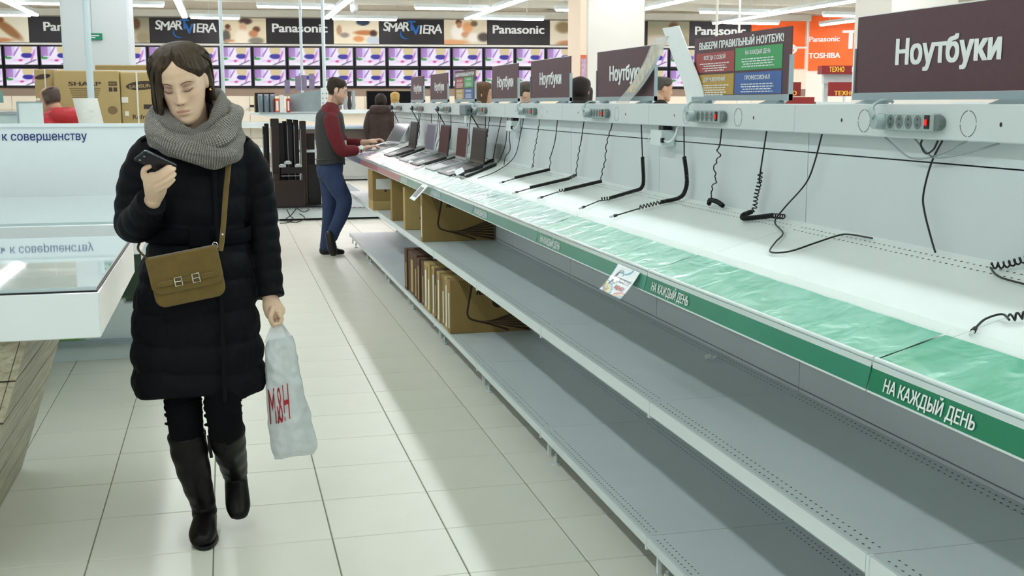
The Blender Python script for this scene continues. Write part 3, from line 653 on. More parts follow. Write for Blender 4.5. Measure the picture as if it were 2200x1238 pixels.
carton('notebook_carton', 1.215, 1.66, 9.75, 10.05, Z2, 0.67, M_cardl, 'low flat carton lying at the far end of the middle shelf', 'cartons on the middle shelf')
carton('notebook_carton', 1.215, 1.66, 9.75, 10.05, 0.671, 0.928, M_card, 'tall carton with white paper label stacked on the low carton', 'cartons on the middle shelf', extra=paper_label)
# row of cartons on the bottom shelf
ys = 6.50; row = []
spec = [(0.075, M_card, 0.32), (0.085, M_cardl, 0.32), (0.08, M_card, 0.315), (0.085, M_cardl, 0.318), (0.07, M_cardd, 0.315), (0.085, M_cardl, 0.318), (0.10, M_cardl, 0.32), (0.10, M_cardl, 0.31), (0.10, M_cardd, 0.30), (0.10, M_cardd, 0.30), (0.11, M_cardd, 0.31), (0.24, M_cardd, 0.30), (0.10, M_cardd, 0.30)]
for i, (w, m, h) in enumerate(spec):
    lab = ('foremost brown carton with black swirl print on the bottom shelf' if i == 0 else '%s narrow carton in the bottom shelf row, %s from the front' % ('dark brown' if m is M_cardd else 'tan', ORD[i]))
    def ex(t, x0, x1, y0, y1, z0, z1, i=i, m=m):
        if i == 0: lenovo(t, x0, x1, y0, y1, z0, z1)
        else:
            MB().box(x0 - 0.0006, x0, y0 + w * 0.15, y0 + w * 0.55, z0 + 0.02, z1 - (0.05 if i % 2 else 0.1)).obj('spine_label', M_tape if m is not M_cardd else M_cardl, t)
            MB().box(x0 - 0.0008, x0, y0 + w * 0.62, y0 + w * 0.75, z0 + 0.04, z1 - 0.02).obj('spine_print', M_print, t)
    carton('notebook_carton', 1.252 + 0.004 * (i % 3), 1.735, ys, ys + w, Z1, Z1 + h, m, lab, 'row of cartons on the bottom shelf', extra=ex); ys += w + 0.035

# ---------------------------------------------------------------- leaflet hanging from the strip, far leaflet, clear leaflet stand
M_leaf = mat('leaflet_attr', attr=True, rough=0.35, coat=0.3)
def leaflet_paint(a, b):
    c = (232, 242, 244)
    d = math.hypot(a - 0.0, (b + 0.05) * 1.2)
    for r_, cc in ((0.42, (240, 200, 120)), (0.34, (120, 190, 120)), (0.50, (90, 170, 210)), (0.26, (225, 130, 60)), (0.2, (60, 150, 210))):
        if abs(d - r_) < 0.03: c = cc
    d2 = math.hypot(a - 0.95, (b + 0.1) * 1.3)
    for r_, cc in ((0.36, (220, 120, 130)), (0.28, (230, 190, 140)), (0.2, (150, 190, 220))):
        if abs(d2 - r_) < 0.025: c = cc
    if abs(math.hypot(a - 0.45, b - 1.05) - 0.3) < 0.03 and a > .3: c = (90, 170, 205)
    if abs((a - 0.2) - (b - 0.45) * 0.3) < 0.035 and 0.25 < b < 0.52: c = (40, 40, 70)
    if abs((a - 0.25) - (b - 0.75) * 0.3) < 0.045 and 0.6 < b < 0.78: c = (40, 40, 60)
    if abs(math.hypot((a - 0.33) * 1.6, b - 0.6) - 0.24) < 0.018: c = (60, 60, 80)
    return c
t = thing('leaflet', 'white printed leaflet hanging from the green price strip', 'leaflet', (1.22, 3.42, 0.97))
LY = 3.47; LW = 0.20; L0 = Vector((1.224, LY, 0.984)); 
u = Vector((0, -1, 0)); n = 14; LH = 0.10
vs = []; cs = []; nx = 28; ny = 28
for j in range(ny + 1):
    for i in range(nx + 1):
        b = j / ny; a = i / nx; dn = (1 - b) * LH
        vs.append(L0 + u * (a * LW) + Vector((-0.45 * dn - 1.8 * dn * dn, 0.0, -dn * 0.80)) - Vector((0, 0, 0))); cs.append(leaflet_paint(a, b))
fs = [(j * (nx + 1) + i, j * (nx + 1) + i + 1, (j + 1) * (nx + 1) + i + 1, (j + 1) * (nx + 1) + i) for j in range(ny) for i in range(nx)]
mb = MB(); mb.add(vs, fs, True); o = mb.obj('sheet', M_leaf, t)
ca = o.data.color_attributes.new('Col', 'FLOAT_COLOR', 'POINT'); ca.data.foreach_set('color', [q for c in cs for q in lin(c)])
sol = o.modifiers.new('thickness', 'SOLIDIFY'); sol.thickness = 0.0012
def leaf_pt(a, b):
    dn = (1 - b) * LH; return L0 + u * (a * LW) + Vector((-0.45 * dn - 1.8 * dn * dn - 0.0016, 0, -dn * 0.80 + 0.0006))
for s, a, b, hh, ww, m in (('С ПОДСВЕТКОЙ', 0.66, 0.46, 0.013, 0.115, mat('grey_print', (90, 96, 100), 0.6)), ('ВИДНЕЕ!', 0.68, 0.22, 0.013, 0.08, mat('red_print', (190, 40, 50), 0.6))):
    MB().text(s, leaf_pt(a, b), u, (leaf_pt(a, b + 0.1) - leaf_pt(a, b)), hh, ww, 0.02, 'c', lift=0.0006).obj('leaflet_lettering', m, t)
t = thing('leaflet', 'small white leaflet hanging between the pink and green strips', 'leaflet', (1.22, 7.05, 0.97))
mb = MB(); P = [Vector((1.215, 7.18, 0.985)), Vector((1.215, 6.99, 0.985))]
mb.prism([(1.216, 7.18, 0.99), (1.13, 7.18, 0.90), (1.13, 6.99, 0.90), (1.216, 6.99, 0.99)], (-0.002, 0, 0.002)); mb.obj('sheet', M_ink, t)
MB().prism([(1.20, 7.15, 0.975), (1.145, 7.15, 0.918), (1.145, 7.03, 0.918), (1.20, 7.03, 0.975)], (-0.0026, 0, 0.0026)).obj('printed_field', mat('leaf_grey', (120, 118, 124), 0.5), t)
# torn scrap of film on the middle shelf
t = thing('crumpled_wrapper', 'tiny crumpled clear wrapper on the empty middle shelf', 'litter', (1.68, 4.0, Z2))
mb = MB(); random.seed(3)
for k in range(9):
    p = Vector((1.655 + random.uniform(-.018, .018), 3.70 + random.uniform(-.02, .02), Z2 + 0.002)); mb.add([p, p + Vector((random.uniform(-.02, .02), .012, 0.012)), p + Vector((.012, random.uniform(-.02, .02), 0.018))], [(0, 1, 2)])
mb.obj('film', mat('film', (225, 232, 230), 0.2), t)
# leaflet stand: two leaning clear plates with paper, on the rail
M_paperc = mat('cool_paper', (232, 238, 238), 0.5, vary=0.02, vscale=20)
t = thing('leaflet_stand', 'tall bent white leaflet holder standing on the rail between signs', 'leaflet stand', (1.76, 4.35, 1.497))
def plate(name, pts, wd, m, th=0.003, par=None):
    mb = MB(); rings = []
    for p in smooth_path(pts, 6): rings.append([p, p + Vector((0, -wd, 0)), p + Vector((th, -wd, 0)), p + Vector((th, 0, 0))])
    mb.loft(rings, smooth=False); return mb.obj(name, m, par or t)
plate('back_leaf', [(1.765, 4.225, 1.499), (1.762, 4.26, 1.57), (1.757, 4.36, 1.68), (1.752, 4.47, 1.80)], 0.175, M_paperc)
M_cl2 = mat('clear_plate', (225, 232, 232), 0.05, alpha=0.35)
fp = plate('front_leaf', [(1.735, 4.98, 1.500), (1.74, 4.80, 1.58), (1.745, 4.66, 1.67), (1.75, 4.56, 1.765)], 0.16, M_cl2)
plate('leaflet_print', [(1.737, 4.86, 1.545), (1.742, 4.76, 1.60), (1.747, 4.65, 1.67), (1.751, 4.585, 1.735)], 0.11, mat('print_mix', (206, 190, 160), 0.5, vary=0.3, vscale=40), 0.001, fp)
plate('base_plate', [(1.735, 4.98, 1.4985), (1.735, 4.6, 1.4985), (1.735, 4.1, 1.4985)], 0.02, M_cl2)
# ---------------------------------------------------------------- back wall with televisions and banners
WP = Vector((1.518, 27.819, 0)); WD = Vector((0.98993, -0.14159, 0)); WN = Vector((-0.14159, -0.98993, 0)); UP = Vector((0, 0, 1))
def W(s, z, off=0.0): return WP + WD * s + WN * off + UP * z
def wbox(mb, s0, s1, z0, z1, o0, o1):
    v = [W(s, z, o) for o in (o0, o1) for (s, z) in ((s0, z0), (s1, z0), (s1, z1), (s0, z1))]
    mb.add(v, [(3, 2, 1, 0), (4, 5, 6, 7), (0, 1, 5, 4), (1, 2, 6, 5), (2, 3, 7, 6), (3, 0, 4, 7)]); return mb
wall = tag(wbox(MB(), -9.0, 12.62, 0, 3.98, -0.2, -0.04).obj('wall_back', M_cream), kind='structure')
for i in range(16):   # slat boards below the televisions
    for (z0, z1) in ((0.02, 0.34), (0.35, 0.67), (0.68, 1.0), (1.01, 1.33), (1.34, 1.66)):
        s = -9 + i * 1.35
        wbox(MB(), s, s + 1.34, z0, z1, -0.04, 0.0).obj('slat_board', M_cream, wall)
wbox(MB(), -9, 12.62, 1.66, 1.84, -0.04, 0.01).obj('rail_board', mat('rail_brown', (150, 130, 112), 0.6), wall)  # brown board, darker than the cream slat boards below it
wbox(MB(), -9, 9.95, 1.83, 2.83, -0.04, 0.0).obj('tv_backing', M_dark, wall); wbox(MB(), 9.95, 12.62, 1.83, 2.83, -0.04, 0.0).obj('white_board', M_cream, wall)
wbox(MB(), -9, 12.62, 2.815, 2.862, 0.0, 0.05).obj('white_ledge', M_colwarm, wall)
wbox(MB(), -9, 12.62, 3.47, 3.62, 0.0, 0.22).obj('soffit', M_beam, wall)
# televisions
M_scrtv = mat('tv_picture', attr=True, rough=0.25, emit=0.68)
for l_ in list(M_scrtv.node_tree.links):
    if l_.to_socket.name == 'Base Color': M_scrtv.node_tree.links.remove(l_)
M_scrtv.node_tree.nodes['Principled BSDF'].inputs['Base Color'].default_value = (0.02, 0.02, 0.025, 1)
M_tvf = mat('tv_frame', (16, 14, 16), 0.25)
def tv_paint(a, b):
    y = 1 - b; c = (226, 214, 246)
    if a < 0.22 and y < 0.55: c = mixc((150, 104, 176), (196, 160, 214), a / 0.22 * 0.5 + 0.4 * y)
    elif a < 0.30 and y < 0.5: c = (206, 196, 240)
    c = mixc(c, (238, 236, 252), blob(a, y, 0.42, 0.35, 0.1, 0.4))
    c = mixc(c, (170, 110, 186), blob(a, y, 0.34 + (0.3 - y) * 0.35, 0.3, 0.03, 0.34))
    if y > 0.52: c = mixc(c, (240, 230, 248), 0.8)
    if y > 0.60 and y > 0.78 - 0.2 * a and a < 0.9: c = mixc(c, (228, 190, 222), blob(a, y, 0.35, 0.70, 0.3, 0.07))
    c = mixc(c, (214, 196, 150), blob(a, y, 0.68, 0.10, 0.18, 0.36, 0.1))
    c = mixc(c, (38, 30, 150), blob(a, y, 0.68, 0.49, 0.18, 0.15, 0.12) * (1 if y > 0.38 else 0.2))
    c = mixc(c, (196, 120, 190), blob(a, y, 0.86 - (y - 0.5) * 0.22, 0.5, 0.035, 0.34))
    c = mixc(c, (52, 150, 74), blob(a, y, 0.10, 0.63, 0.11, 0.07))
    c = mixc(c, (40, 90, 60), blob(a, y, 0.03, 0.56, 0.03, 0.06))
    c = mixc(c, (206, 60, 150), blob(a, y, 0.47, 0.76, 0.065, 0.06))
    c = mixc(c, (250, 246, 254), blob(a, y, 0.5, 0.93, 0.4, 0.05))
    if 0.72 < y < 0.98 and a > 0.55: c = mixc(c, (70, 50, 90), 0.75 * blob(a, y, 0.9 - 1.3 * (y - 0.76), y, 0.05, 0.5))
    return c
TB = [-7.205, -6.41, -5.611, -4.811, -3.996, -3.186, -2.361, -1.541, -0.802, 0.001, 0.797, 1.571, 2.334, 3.099, 3.864, 4.634, 5.386, 6.13, 6.879, 7.632, 8.388, 9.15, 9.892]
scr_me = None
for row, (z0, z1) in enumerate(((2.318, 2.800), (1.845, 2.298))):
    for k in range(len(TB) - 1):
        s0, s1 = TB[k] + 0.012, TB[k + 1] - 0.012
        t = thing('television', 'wall television showing a kitchen scene, %s row, %s from the left' % (('upper', 'lower')[row], ORD[k] if k < 20 else ('second to last' if k == 20 else 'last')), 'television', W((s0 + s1) / 2, z0, 0.03), 'televisions on the back wall')
        wbox(MB(), s0, s1, z0, z1, 0.0, 0.05).obj('frame', M_tvf, t)
        o = picture('screen', W(s0 + 0.03, z0 + 0.05, 0.0515), WD, UP, s1 - s0 - 0.06, z1 - z0 - 0.075, 44, 26, tv_paint, M_scrtv, t) if scr_me is None else bpy.data.objects.new('screen', scr_me)
        if scr_me is None: scr_me = o.data; ref = (s0, s1, z0, z1)
        else:
            col.objects.link(o); o.parent = t
            kx = (s1 - s0 - 0.06) / (ref[1] - ref[0] - 0.06); kz = (z1 - z0 - 0.075) / (ref[3] - ref[2] - 0.075); o.scale = (kx, 1, kz)
            # copies scale about the thing's base point so that the picture stays in its frame
            o.location = (W((s0 + s1) / 2, z0, 0.03) * 0) + WN * 0.0
            if True:
                o.scale = (kx, kx if abs(kx - 1) > 1e-6 else 1, kz)
                o.location = WN * 0.0215 * (1 - kx)
                o.location.z = 0.05 * (1 - kz)
# banners
M_bprint = mat('banner_photo', attr=True, rough=0.5, emit=0.12); M_bblack = mat('banner_black', (30, 27, 30), 0.4, vary=0.05)
SK = (196, 140, 104); 
def ph_kids(a, b):
    y = 1 - b; c = mixc((206, 196, 168), (226, 222, 200), a)
    c = mixc(c, (120, 84, 50), blob(a, y, 0.30, 0.12, 0.07, 0.10)); c = mixc(c, (150, 104, 62), blob(a, y, 0.62 + (y - .5) * .5, 0.5, 0.13, 0.42)); c = mixc(c, (130, 80, 44), blob(a, y, 0.48, 0.12, 0.07, 0.1))
    c = mixc(c, (190, 130, 90), blob(a, y, 0.3, 0.92, 0.4, 0.1)); c = mixc(c, (110, 84, 70), blob(a, y, 0.12, 0.6, 0.1, 0.2)); return c
def ph_room(a, b):
    y = 1 - b; c = mixc((130, 128, 106), (176, 166, 136), y); c = mixc(c, (90, 62, 36), blob(a, y, 0.62, 0.25, 0.12, 0.22)); c = mixc(c, (190, 180, 164), blob(a, y, 0.3, 0.9, 0.5, 0.3)); return mixc(c, (150, 140, 110), blob(a, y, 0.8, 0.8, 0.2, 0.2))
def ph_family(a, b):
    y = 1 - b; c = (222, 210, 178); c = mixc(c, (196, 186, 162), 0.5 if y < 0.15 else 0)
    c = mixc(c, (74, 56, 50), blob(a, y, 0.56, 0.12, 0.14, 0.13)); c = mixc(c, (210, 170, 140), blob(a, y, 0.5, 0.35, 0.08, 0.18)); c = mixc(c, (236, 226, 206), blob(a, y, 0.48, 0.75, 0.16, 0.3))
    c = mixc(c, (90, 60, 40), blob(a, y, 0.17, 0.34, 0.06, 0.10)); c = mixc(c, (92, 86, 80), blob(a, y, 0.13, 0.72, 0.09, 0.26)); c = mixc(c, SK, blob(a, y, 0.2, 0.9, 0.1, 0.05)); c = mixc(c, SK, blob(a, y, 0.22, 0.44, 0.03, 0.08))
    c = mixc(c, (100, 62, 36), blob(a, y, 0.79, 0.44, 0.08, 0.12)); c = mixc(c, (190, 130, 90), blob(a, y, 0.72, 0.62, 0.1, 0.14)); c = mixc(c, (130, 126, 110), blob(a, y, 0.78, 0.9, 0.16, 0.14)); return c
def ph_sofa(a, b):
    y = 1 - b; c = (232, 222, 194); c = mixc(c, (44, 62, 84), blob(a, y, 0.65, 0.13, 0.15, 0.13, 0.08)); c = mixc(c, (190, 120, 70), blob(a, y, 0.7, 0.55, 0.25, 0.1)); c = mixc(c, (186, 150, 116), blob(a, y, 0.12, 0.45, 0.06, 0.2))
    c = mixc(c, (150, 140, 130), blob(a, y, 0.24, 0.65, 0.1, 0.1)); c = mixc(c, (64, 44, 34), blob(a, y, 0.88, 0.58, 0.08, 0.14)); c = mixc(c, (196, 204, 214), blob(a, y, 0.88, 0.85, 0.16, 0.16)); c = mixc(c, (216, 150, 90), blob(a, y, 0.55, 0.8, 0.12, 0.12)); return c
def ph_couple(a, b):
    y = 1 - b; c = (214, 204, 178); c = mixc(c, (236, 232, 222), blob(a, y, 0.32, 0.5, 0.16, 0.35)); c = mixc(c, (96, 60, 40), blob(a, y, 0.34, 0.1, 0.07, 0.12)); c = mixc(c, (196, 136, 96), blob(a, y, 0.35, 0.22, 0.06, 0.12)); c = mixc(c, (222, 160, 110), blob(a, y, 0.55, 0.3, 0.12, 0.22))
    c = mixc(c, (110, 96, 70), blob(a, y, 0.7, 0.15, 0.08, 0.12)); c = mixc(c, (200, 150, 116), blob(a, y, 0.5, 0.6, 0.1, 0.12)); c = mixc(c, (232, 226, 216), blob(a, y, 0.68, 0.72, 0.14, 0.2)); c = mixc(c, (76, 66, 62), blob(a, y, 0.92, 0.7, 0.14, 0.18)); c = mixc(c, (216, 160, 110), blob(a, y, 0.2, 0.93, 0.35, 0.12)); return c
def ph_shelf(a, b):
    y = 1 - b; c = (214, 206, 184); c = mixc(c, (140, 120, 84), blob(a, y, 0.2, 0.28, 0.12, 0.24)); c = mixc(c, (190, 160, 116), blob(a, y, 0.62, 0.66, 0.14, 0.26)); c = mixc(c, (180, 130, 90), blob(a, y, 0.3, 0.95, 0.2, 0.14)); return c
BN = [(-7.0, -5.8, 'photo', ph_kids, 'jumping children photo on the banner, far left'), (-5.8, -3.9, 'pan', None, 'black banner with white brand word, cut by the left column'), (-3.9, -3.107, 'photo', ph_room, 'dim living room photo on the banner right of the left column'), (-3.107, -1.53, 'viera', None, 'black smart tv banner above the woman'),
      (-1.53, -0.454, 'photo', ph_family, 'bright family photo on the banner'), (-0.454, 1.09, 'pan', None, 'black banner with white brand word behind the thin poles'), (1.09, 2.165, 'photo', ph_sofa, 'living room photo with wall screen on the banner'), (2.165, 3.683, 'viera', None, 'black smart tv banner above the standing man'),
      (3.683, 4.726, 'photo', ph_couple, 'couple lying down photo on the banner'), (4.726, 6.217, 'pan', None, 'black banner with white brand word left of centre column'), (6.217, 7.9, 'photo', ph_shelf, 'pale interior photo on the banner left of the centre column'), (7.9, 8.6, 'plain', None, 'plain dark banner right of the centre column'), (8.6, 9.65, 'photo', ph_room, 'yellowish photo on the banner right of the centre column'), (9.65, 11.17, 'pan', None, 'black banner with white brand word beside the orange wall')]
M_blue = mat('banner_blue', (40, 110, 190), 0.5)
for s0, s1, kind, fn, lab in BN:
    t = thing('banner', lab, 'banner', W((s0 + s1) / 2, 2.87, 0.03), 'banners above the televisions')
    wbox(MB(), s0 + 0.004, s1 - 0.004, 2.868, 3.452, 0.0, 0.04).obj('board', M_bblack, t)
    sc = (s0 + s1) / 2
    if kind == 'photo': picture('photograph', W(s0 + 0.01, 2.875, 0.0415), WD, UP, s1 - s0 - 0.02, 0.57, 40, 24, fn, M_bprint, t)
    if kind == 'pan': MB().text('Panasonic', W(sc + (0.0 if s0 > -5 else 0.02), 3.135, 0.045), WD, UP, 0.19, min(1.28, (s1 - s0) * 0.82), 0.03, 'c').obj('lettering', M_ink, t)
    if kind == 'viera':
        k = 0
        for ch, dx, dz, hh in (('S', -.60, 0.02, .2), ('M', -.44, 0.0, .2), ('A', -.27, .01, .2), ('R', -.13, 0.02, .2), ('I', .22, -.05, .2), ('E', .34, -.04, .2), ('R', .48, -.05, .2), ('A', .62, -.03, .2)):
            MB().text(ch, W(sc + dx, 3.16 + dz, 0.045), WD, UP, hh, None, 0.02, 'c', shear=0.1).obj('letter', M_ink, t)
        for ch, dx, dz in (('T', 0.0, 0.04), ('V', .10, -0.06)): MB().text(ch, W(sc + dx, 3.15 + dz, 0.045), WD, UP, 0.22, None, 0.03, 'c').obj('letter', M_blue, t)
        MB().tube([W(sc - 0.12 + 0.14 * math.cos(a), 3.12 + 0.12 * math.sin(a), 0.046) for a in [R(150 + 14 * i) for i in range(11)]], [0.006 + 0.016 * math.sin(math.pi * i / 10) for i in range(11)], 6).obj('swoosh', M_blue, t)

# ---------------------------------------------------------------- orange corner department on the right
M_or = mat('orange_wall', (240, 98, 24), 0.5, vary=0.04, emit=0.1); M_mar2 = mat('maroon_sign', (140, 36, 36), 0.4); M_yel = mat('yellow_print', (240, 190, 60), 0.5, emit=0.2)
CRN = W(12.62, 0, 0.0); RD = Vector((0.78, -0.626, 0)).normalized(); RN = Vector((-0.626, -0.78, 0)).normalized()
def Q(s, z, off=0.0): return CRN + RD * s + RN * off + UP * z
def qbox(mb, s0, s1, z0, z1, o0, o1, F=Q):
    v = [F(s, z, o) for o in (o0, o1) for (s, z) in ((s0, z0), (s1, z0), (s1, z1), (s0, z1))]
    mb.add(v, [(3, 2, 1, 0), (4, 5, 6, 7), (0, 1, 5, 4), (1, 2, 6, 5), (2, 3, 7, 6), (3, 0, 4, 7)]); return mb
wr = tag(qbox(MB(), 0.0, 14.0, 0, 3.98, -0.2, 0).obj('wall_right', mat('white_wall', (240, 234, 222), 0.6)), kind='structure')
t = thing('orange_board', 'orange wall board with brand names, left of the corner', 'sign board', W(11.9, 2.3, 0.02))
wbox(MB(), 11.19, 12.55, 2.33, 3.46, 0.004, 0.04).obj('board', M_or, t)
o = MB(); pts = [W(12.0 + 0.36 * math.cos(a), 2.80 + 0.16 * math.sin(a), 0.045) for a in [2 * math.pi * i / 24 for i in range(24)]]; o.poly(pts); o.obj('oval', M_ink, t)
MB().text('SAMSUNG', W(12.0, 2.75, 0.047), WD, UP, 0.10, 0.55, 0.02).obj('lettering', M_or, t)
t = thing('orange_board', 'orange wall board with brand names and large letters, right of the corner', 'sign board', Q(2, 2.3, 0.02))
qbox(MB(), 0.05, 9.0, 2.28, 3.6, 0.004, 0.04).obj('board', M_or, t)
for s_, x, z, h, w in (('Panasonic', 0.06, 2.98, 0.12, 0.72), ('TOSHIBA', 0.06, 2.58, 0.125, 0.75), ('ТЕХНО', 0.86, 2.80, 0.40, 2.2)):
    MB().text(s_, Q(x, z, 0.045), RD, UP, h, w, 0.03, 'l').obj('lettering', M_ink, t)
# store front: maroon canopy, boards and counters, a few metres before the corner wall
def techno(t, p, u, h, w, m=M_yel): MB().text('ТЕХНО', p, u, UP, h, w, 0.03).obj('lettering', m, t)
def F2(s, z, off=0.0): return Vector((10.1, 19.6, 0)) + Vector((0.97, -0.24, 0)).normalized() * s + Vector((-0.24, -0.97, 0)).normalized() * off + UP * z
U2 = Vector((0.97, -0.24, 0)).normalized()
t = thing('shop_canopy', 'maroon canopy bar with yellow letters in front of the orange wall', 'canopy', F2(1.1, 2.0))
qbox(MB(), 0.62, 2.6, 2.02, 2.17, 0, 0.3, F2).obj('bar', M_mar2, t); qbox(MB(), 0.70, 2.6, 1.85, 2.02, 0.0, 0.15, F2).obj('soffit', M_white, t)
techno(t, F2(0.89, 2.06, 0.302), U2, 0.085, 0.27); MB().text('Panasonic', F2(1.42, 2.06, 0.302), U2, UP, 0.085, 0.5, 0.03).obj('lettering', M_ink, t)
qbox(MB(), 0.75, 0.83, 0, 1.85, -0.1, 0.0, F2).obj('post', M_white, t); qbox(MB(), 2.45, 2.55, 0, 1.85, -0.1, 0.0, F2).obj('post', M_white, t)
for i, (s0, s1, w) in enumerate(((-0.32, 0.22, 'left'), (0.72, 1.32, 'middle'), (1.7, 2.3, 'right'))):
    t = thing('shop_board', 'maroon board with yellow letters behind the signs, %s of three' % w, 'sign board', F2((s0 + s1) / 2, 0, 0.4), 'maroon boards')
    qbox(MB(), s0, s1, 1.62, 1.87, 0.38, 0.42, F2).obj('board', M_mar2, t); qbox(MB(), (s0 + s1) / 2 - .02, (s0 + s1) / 2 + .02, 0, 1.62, 0.38, 0.42, F2).obj('pole', M_white, t)
    techno(t, F2((s0 + s1) / 2, 1.635, 0.425), U2, 0.075, 0.38)
for i, (s0, s1, z1, m, lab) in enumerate(((-0.9, -0.45, 1.50, M_white, 'white counter block behind the rail, left of the red box'), (-0.42, 0.32, 1.6, M_mar2, 'red box on the far counter behind the rail'), (0.35, 3.4, 1.52, M_white, 'long white counter behind the nearest sign'))):
    t = thing('shop_counter', lab, 'counter', F2((s0 + s1) / 2, 0, 0.8))
    qbox(MB(), s0, s1, 0.0 if m is M_white else 1.45, z1, 0.6, 1.0, F2).obj('body', m, t)
    if m is not M_white: qbox(MB(), s0, s1, 0, 1.45, 0.6, 1.0, F2).obj('base', M_white, t)
    if i == 2:
        for (a, b) in ((1.75, 1.98), (2.12, 2.48)): qbox(MB(), a, b, 1.44, 1.53, 1.0, 1.012, F2).obj('label', M_mar2, t)

# ---------------------------------------------------------------- columns and poles
def column(x0, x1, y0, y1, m, n, label):
    t = thing('column', label, 'column', ((x0 + x1) / 2, (y0 + y1) / 2, 0), 'square columns')
    MB().box(x0, x1, y0, y1, 0.0, 3.95, 0.02).obj('shaft', m, t); return t
column(-1.661, -0.955, 13.4, 14.1, M_colcool, 1, 'square white column behind the refrigerator boxes')
tcol = column(4.80, 5.63, 15.0, 15.83, M_colwarm, 2, 'square cream column at the centre of the photo')
MB().box(4.715, 4.80, 15.02, 15.6, 0.0, 3.95).obj('side_casing', mat('cream_side', (240, 222, 198), 0.6), tcol)
po = MB().box(4.72, 4.80, 15.005, 15.019, 1.70, 2.14).obj('poster', mat('poster_orange', (214, 110, 70), 0.5), tcol)
picture('poster_picture', (4.728, 15.004, 1.77), (1, 0, 0), (0, 0, 1), 0.064, 0.32, 6, 16, lambda a, b: mixc((226, 216, 226), (150, 120, 170), 0.5 + 0.5 * hum(a * 5, b * 9)), mat('poster_print', attr=True, rough=0.5), po)
column(8.15, 9.09, 13.0, 13.9, M_colwarm, 3, 'square white column cut by the top edge above the nearest sign')
t = thing('exit_plate', 'small green plate on the left column', 'sign', (-1.32, 13.39, 2.16))
MB().box(-1.375, -1.24, 13.37, 13.398, 2.175, 2.245).obj('plate', mat('exit_green', (22, 120, 92), 0.4, emit=0.15), t)
MB().box(-1.345, -1.34, 13.38, 13.385, 2.245, 3.95).obj('wire', M_grey, t)
mb = MB(); small = [(-1.36, 2.215, 0.09), (-1.36, 2.195, 0.05)]
for x, z, w in small: mb.quad((x, 13.3695, z), (x + w, 13.3695, z), (x + w, 13.3695, z + 0.009), (x, 13.3695, z + 0.009))
mb.obj('print', M_ink, t)
M_pole = mat('pole_white', (196, 212, 216), 0.35)
for x, y, r_, lab in ((-0.967, 9.3, 0.025, 'white pole with a paper sheet behind the white counter panel'), (0.015, 14.0, 0.022, 'thin white pole just right of the woman\'s head'), (1.303, 19.6, 0.024, 'thin white pole behind the grey display case'), (1.662, 19.5, 0.03, 'thin white pole left of the standing man\'s head')):
    t = thing('pole', lab, 'pole', (x, y, 0), 'thin floor to ceiling poles')
    MB().cyl((x, y, 0), (x, y, 3.95), r_, 14).obj('tube', M_pole, t); MB().cyl((x, y, 0), (x, y, 0.02), r_ * 2.4, 14).obj('base', M_pole, t)
for x, y, lab in ((7.35, 16.5, 'thin yellowish pole right of the four colour sign'), (8.05, 17.2, 'second thin pole before the orange wall')):
    t = thing('pole', lab, 'pole', (x, y, 0), 'thin floor to ceiling poles'); MB().cyl((x, y, 0), (x, y, 3.95), 0.018, 10).obj('tube', M_colwarm, t); MB().cyl((x, y, 0), (x, y, 0.02), 0.05, 10).obj('base', M_colwarm, t)
t = thing('paper_sheet', 'white paper sheet fixed to the near pole', 'paper', (-0.98, 9.27, 1.3))
mb = MB(); rings = []
for k in range(7):
    z = 1.30 + 0.235 * k / 6; dx = -0.02 * k / 6; rings.append([(-1.075 + dx + 0.02 * (1 - k / 6.), 9.262 + 0.012 * math.sin(k), z), (-0.875 + dx * 2.2, 9.262, z), (-0.875 + dx * 2.2, 9.265, z), (-1.075 + dx + 0.02 * (1 - k / 6.), 9.265 + 0.012 * math.sin(k), z)])
mb.loft(rings); mb.obj('sheet', M_tape, t); 
t = thing('dome_camera', 'small white dome camera under the ceiling', 'camera', (2.52, 22.5, 3.3))
MB().cyl((2.52, 22.5, 3.34), (2.52, 22.5, 3.95), 0.02, 8).obj('stem', M_white, t); MB().cyl((2.52, 22.5, 3.26), (2.52, 22.5, 3.36), 0.075, 14).obj('housing', M_white, t); MB().ball((2.52, 22.5, 3.25), 0.065).obj('dome', M_sil, t)

# ---------------------------------------------------------------- refrigerator boxes
M_fb = mat('fridge_carton', (178, 158, 108), 0.85, vary=0.05, vscale=5, bump=0.05, bscale=120); M_fb2 = mat('fridge_carton_dark', (158, 138, 90), 0.85, vary=0.05, vscale=5); M_pr = mat('carton_print', (70, 58, 48), 0.8); M_strap = mat('strap_white', (226, 224, 212), 0.5)
def fbox(name, x0, x1, y0, y1, z0, z1, m, label):
    t = thing(name, label, 'box', ((x0 + x1) / 2, (y0 + y1) / 2, z0), 'refrigerator boxes'); MB().box(x0, x1, y0, y1, z0, z1, 0.008).obj('carton', m, t); return t
t = fbox('refrigerator_box', -1.53, -0.95, 11.62, 12.2, 0, 1.80, M_fb, 'tall refrigerator carton with large bold dark brand word')
MB().text('SHARP', (-1.258, 11.619, 1.660), (1, 0, 0), UP, 0.036, 0.285, 0.03, 'c').obj('lettering', M_pr, t)
mb = MB()
for k in range(5): mb.quad(*[(-1.258 + sx * (0.14 - 0.006 * k), 11.6185, 1.628 - k * 0.020 + sz * 0.009) for sx, sz in ((-1, 0), (1, 0), (1, 1), (-1, 1))])
mb.obj('small_print', mat('carton_print_soft', (126, 108, 76), 0.8), t)
mb = MB(); 
for (x0, x1, z0, z1) in ((-1.045 + .06, -0.965, 1.655, 1.705), (-0.985, -0.978 + .0, 1.60, 1.645)): pass
